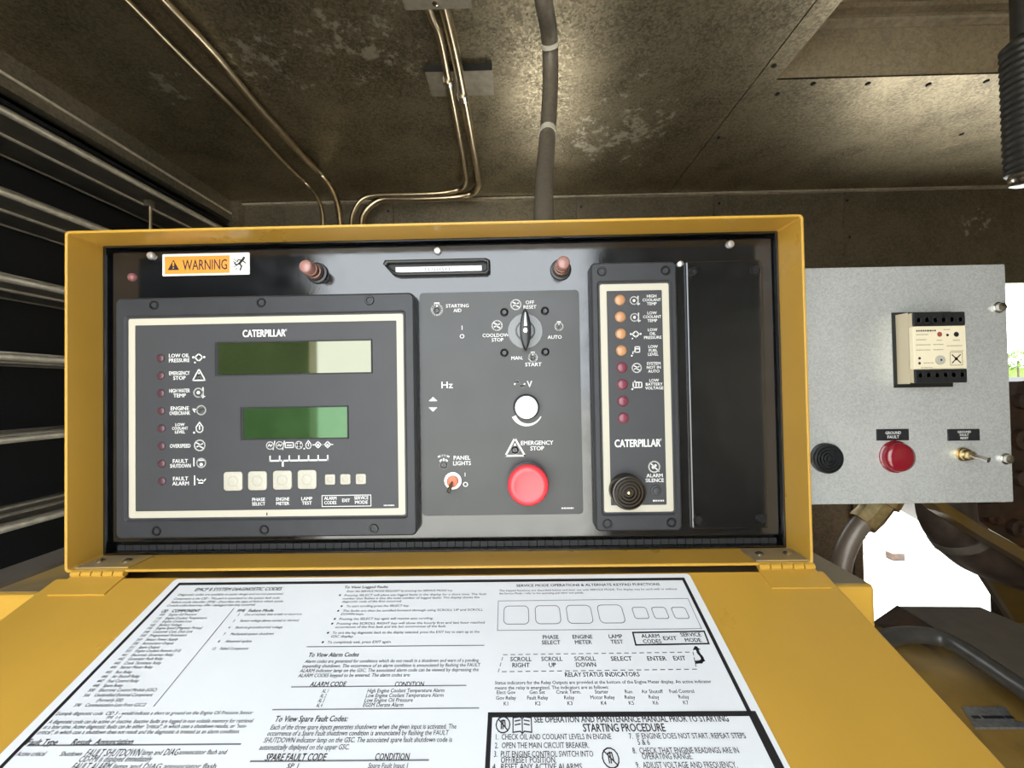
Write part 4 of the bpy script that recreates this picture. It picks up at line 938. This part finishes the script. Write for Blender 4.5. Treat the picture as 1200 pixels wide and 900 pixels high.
# grey cover plate, hose, yellow bed with metal plate
zt1 = -.405
cv = thing('cover_plate', 'dark grey sloping metal cover between door edge and engine bracket', 'cover', onZ(1100, 740, zt1 - .02))
top = [onZ(x, y, zt1) for x, y in ((1054, 710.5), (1148, 711), (1205, 735), (1300, 790), (1300, 860), (1205, 800), (1150, 768), (1094, 736))]
prism(top, (0, 0, -.012)).build('cover_top', GREYP, cv)
MB().loft([[top[0], top[7], top[7] + Vector((-.01, -.01, -.03)), top[0] + Vector((-.05, 0, -.03))], [top[0] + Vector((0, .004, 0)), top[7] + Vector((.004, .004, 0)), top[7] + Vector((-.006, -.004, -.03)), top[0] + Vector((-.045, .004, -.03))]]).build('cover_side', RUST, cv)
hs_ = thing('rubber_hose', 'black rubber hose curving under the grey cover at the right', 'hose', onZ(1100, 750, -.44))
MB().tube([onZ(x, y, -.412) for x, y in ((1000, 770), (1040, 748), (1075, 744), (1110, 751), (1150, 775), (1205, 812), (1290, 868))], .0125, 14, 8).build('hose_body', HOSEG, hs_, smooth=60)
zt2 = -.455
bd = thing('engine_bed', 'worn yellow engine bed surface at lower right beside the open door', 'machine bed', onZ(1150, 850, zt2 - .2))
a = onZ(1040, 752, zt2); MB().box((.345, .2, zc(-1.5)), (1.6, a.y + .05, zc(zt2))).build('bed_body', BED, bd)
ip = thing('identification_plate', 'grey metal plate with punched holes on the yellow engine bed', 'plate', onZ(1165, 840, zt2))
pp = [onZ(x, y, zt2 + .003) for x, y in ((1127, 828), (1178, 828), (1190, 846), (1250, 845), (1250, 852), (1143, 852))]
prism(pp, (0, 0, -.003)).build('plate_sheet', PLATE_ID, ip)
for x in (1144, 1156, 1164, 1172, 1183):
    c = onZ(x, 840.5, zt2 + .003); q = MB().box((c.x - .005, c.y - .002, c.z), (c.x + .005, c.y + .002, c.z + .0006)); q.build('punched_hole', INK, ip)

# ================================================================== OUTSIDE
kb_ = thing('kerb', 'pale concrete kerb strip on the bright ground outside', 'kerb', (6, 5.4, -.6))
a = onZ(1000, 650, -2.1)
MB().box((a.x - 3, a.y, -.6), (a.x + 9, a.y + .14, -.52)).build('kerb_stone', CONC, kb_)
c = onZ(1042, 652, -2.1)
t = thing('dark_block', 'small dark block lying on the bright ground outside', 'block', (c.x, c.y - .06, -.6))
MB().box((c.x - .07, c.y - .12, -.6), (c.x + .07, c.y - .03, -.52)).build('block_body', RUST, t)
props(MB().box((14, 40, -.6), (90, 46, 2.9)).build('grass_bank', GRASS), 'low grassy bank beyond the bright yard outside', 'bank')
for k, (px, hh_) in enumerate(((1193, 2.4), (1226, 2.9), (1160, 2.0))):
    c = onY(px, 430, 38); rnd = random.Random(k)
    t = thing('shrub', ('green shrub beyond the yard, seen right of the galvanised box', 'taller green shrub at the far right edge beyond the yard', 'green shrub beyond the yard, hidden mostly by the galvanised box')[k], 'shrub', (c.x, 38, c.z - .5), 'shrubs beyond the yard')
    q = MB()
    for i in range(500):
        th, ph = rnd.uniform(0, 2 * math.pi), math.acos(rnd.uniform(-.6, 1)); r_ = rnd.uniform(.5, 1) ** .5
        p = Vector((c.x + 1.2 * r_ * math.sin(ph) * math.cos(th), 38 + 1.0 * r_ * math.sin(ph) * math.sin(th), c.z + .5 + hh_ * .5 * r_ * math.cos(ph)))
        u = Vector((rnd.uniform(-1, 1), rnd.uniform(-1, 1), rnd.uniform(-1, 1))).normalized() * .16; v = u.orthogonal().normalized() * .09
        i0 = q.add([p - u, p + v, p + u, p - v]); q.f.append(i0)
    q.build('foliage', LEAF, t)['kind'] = 'stuff'
    MB().tube([(c.x, 38, -.6), (c.x, 38, c.z + .6)], .07, 8, 1).build('stem', BARK, t)
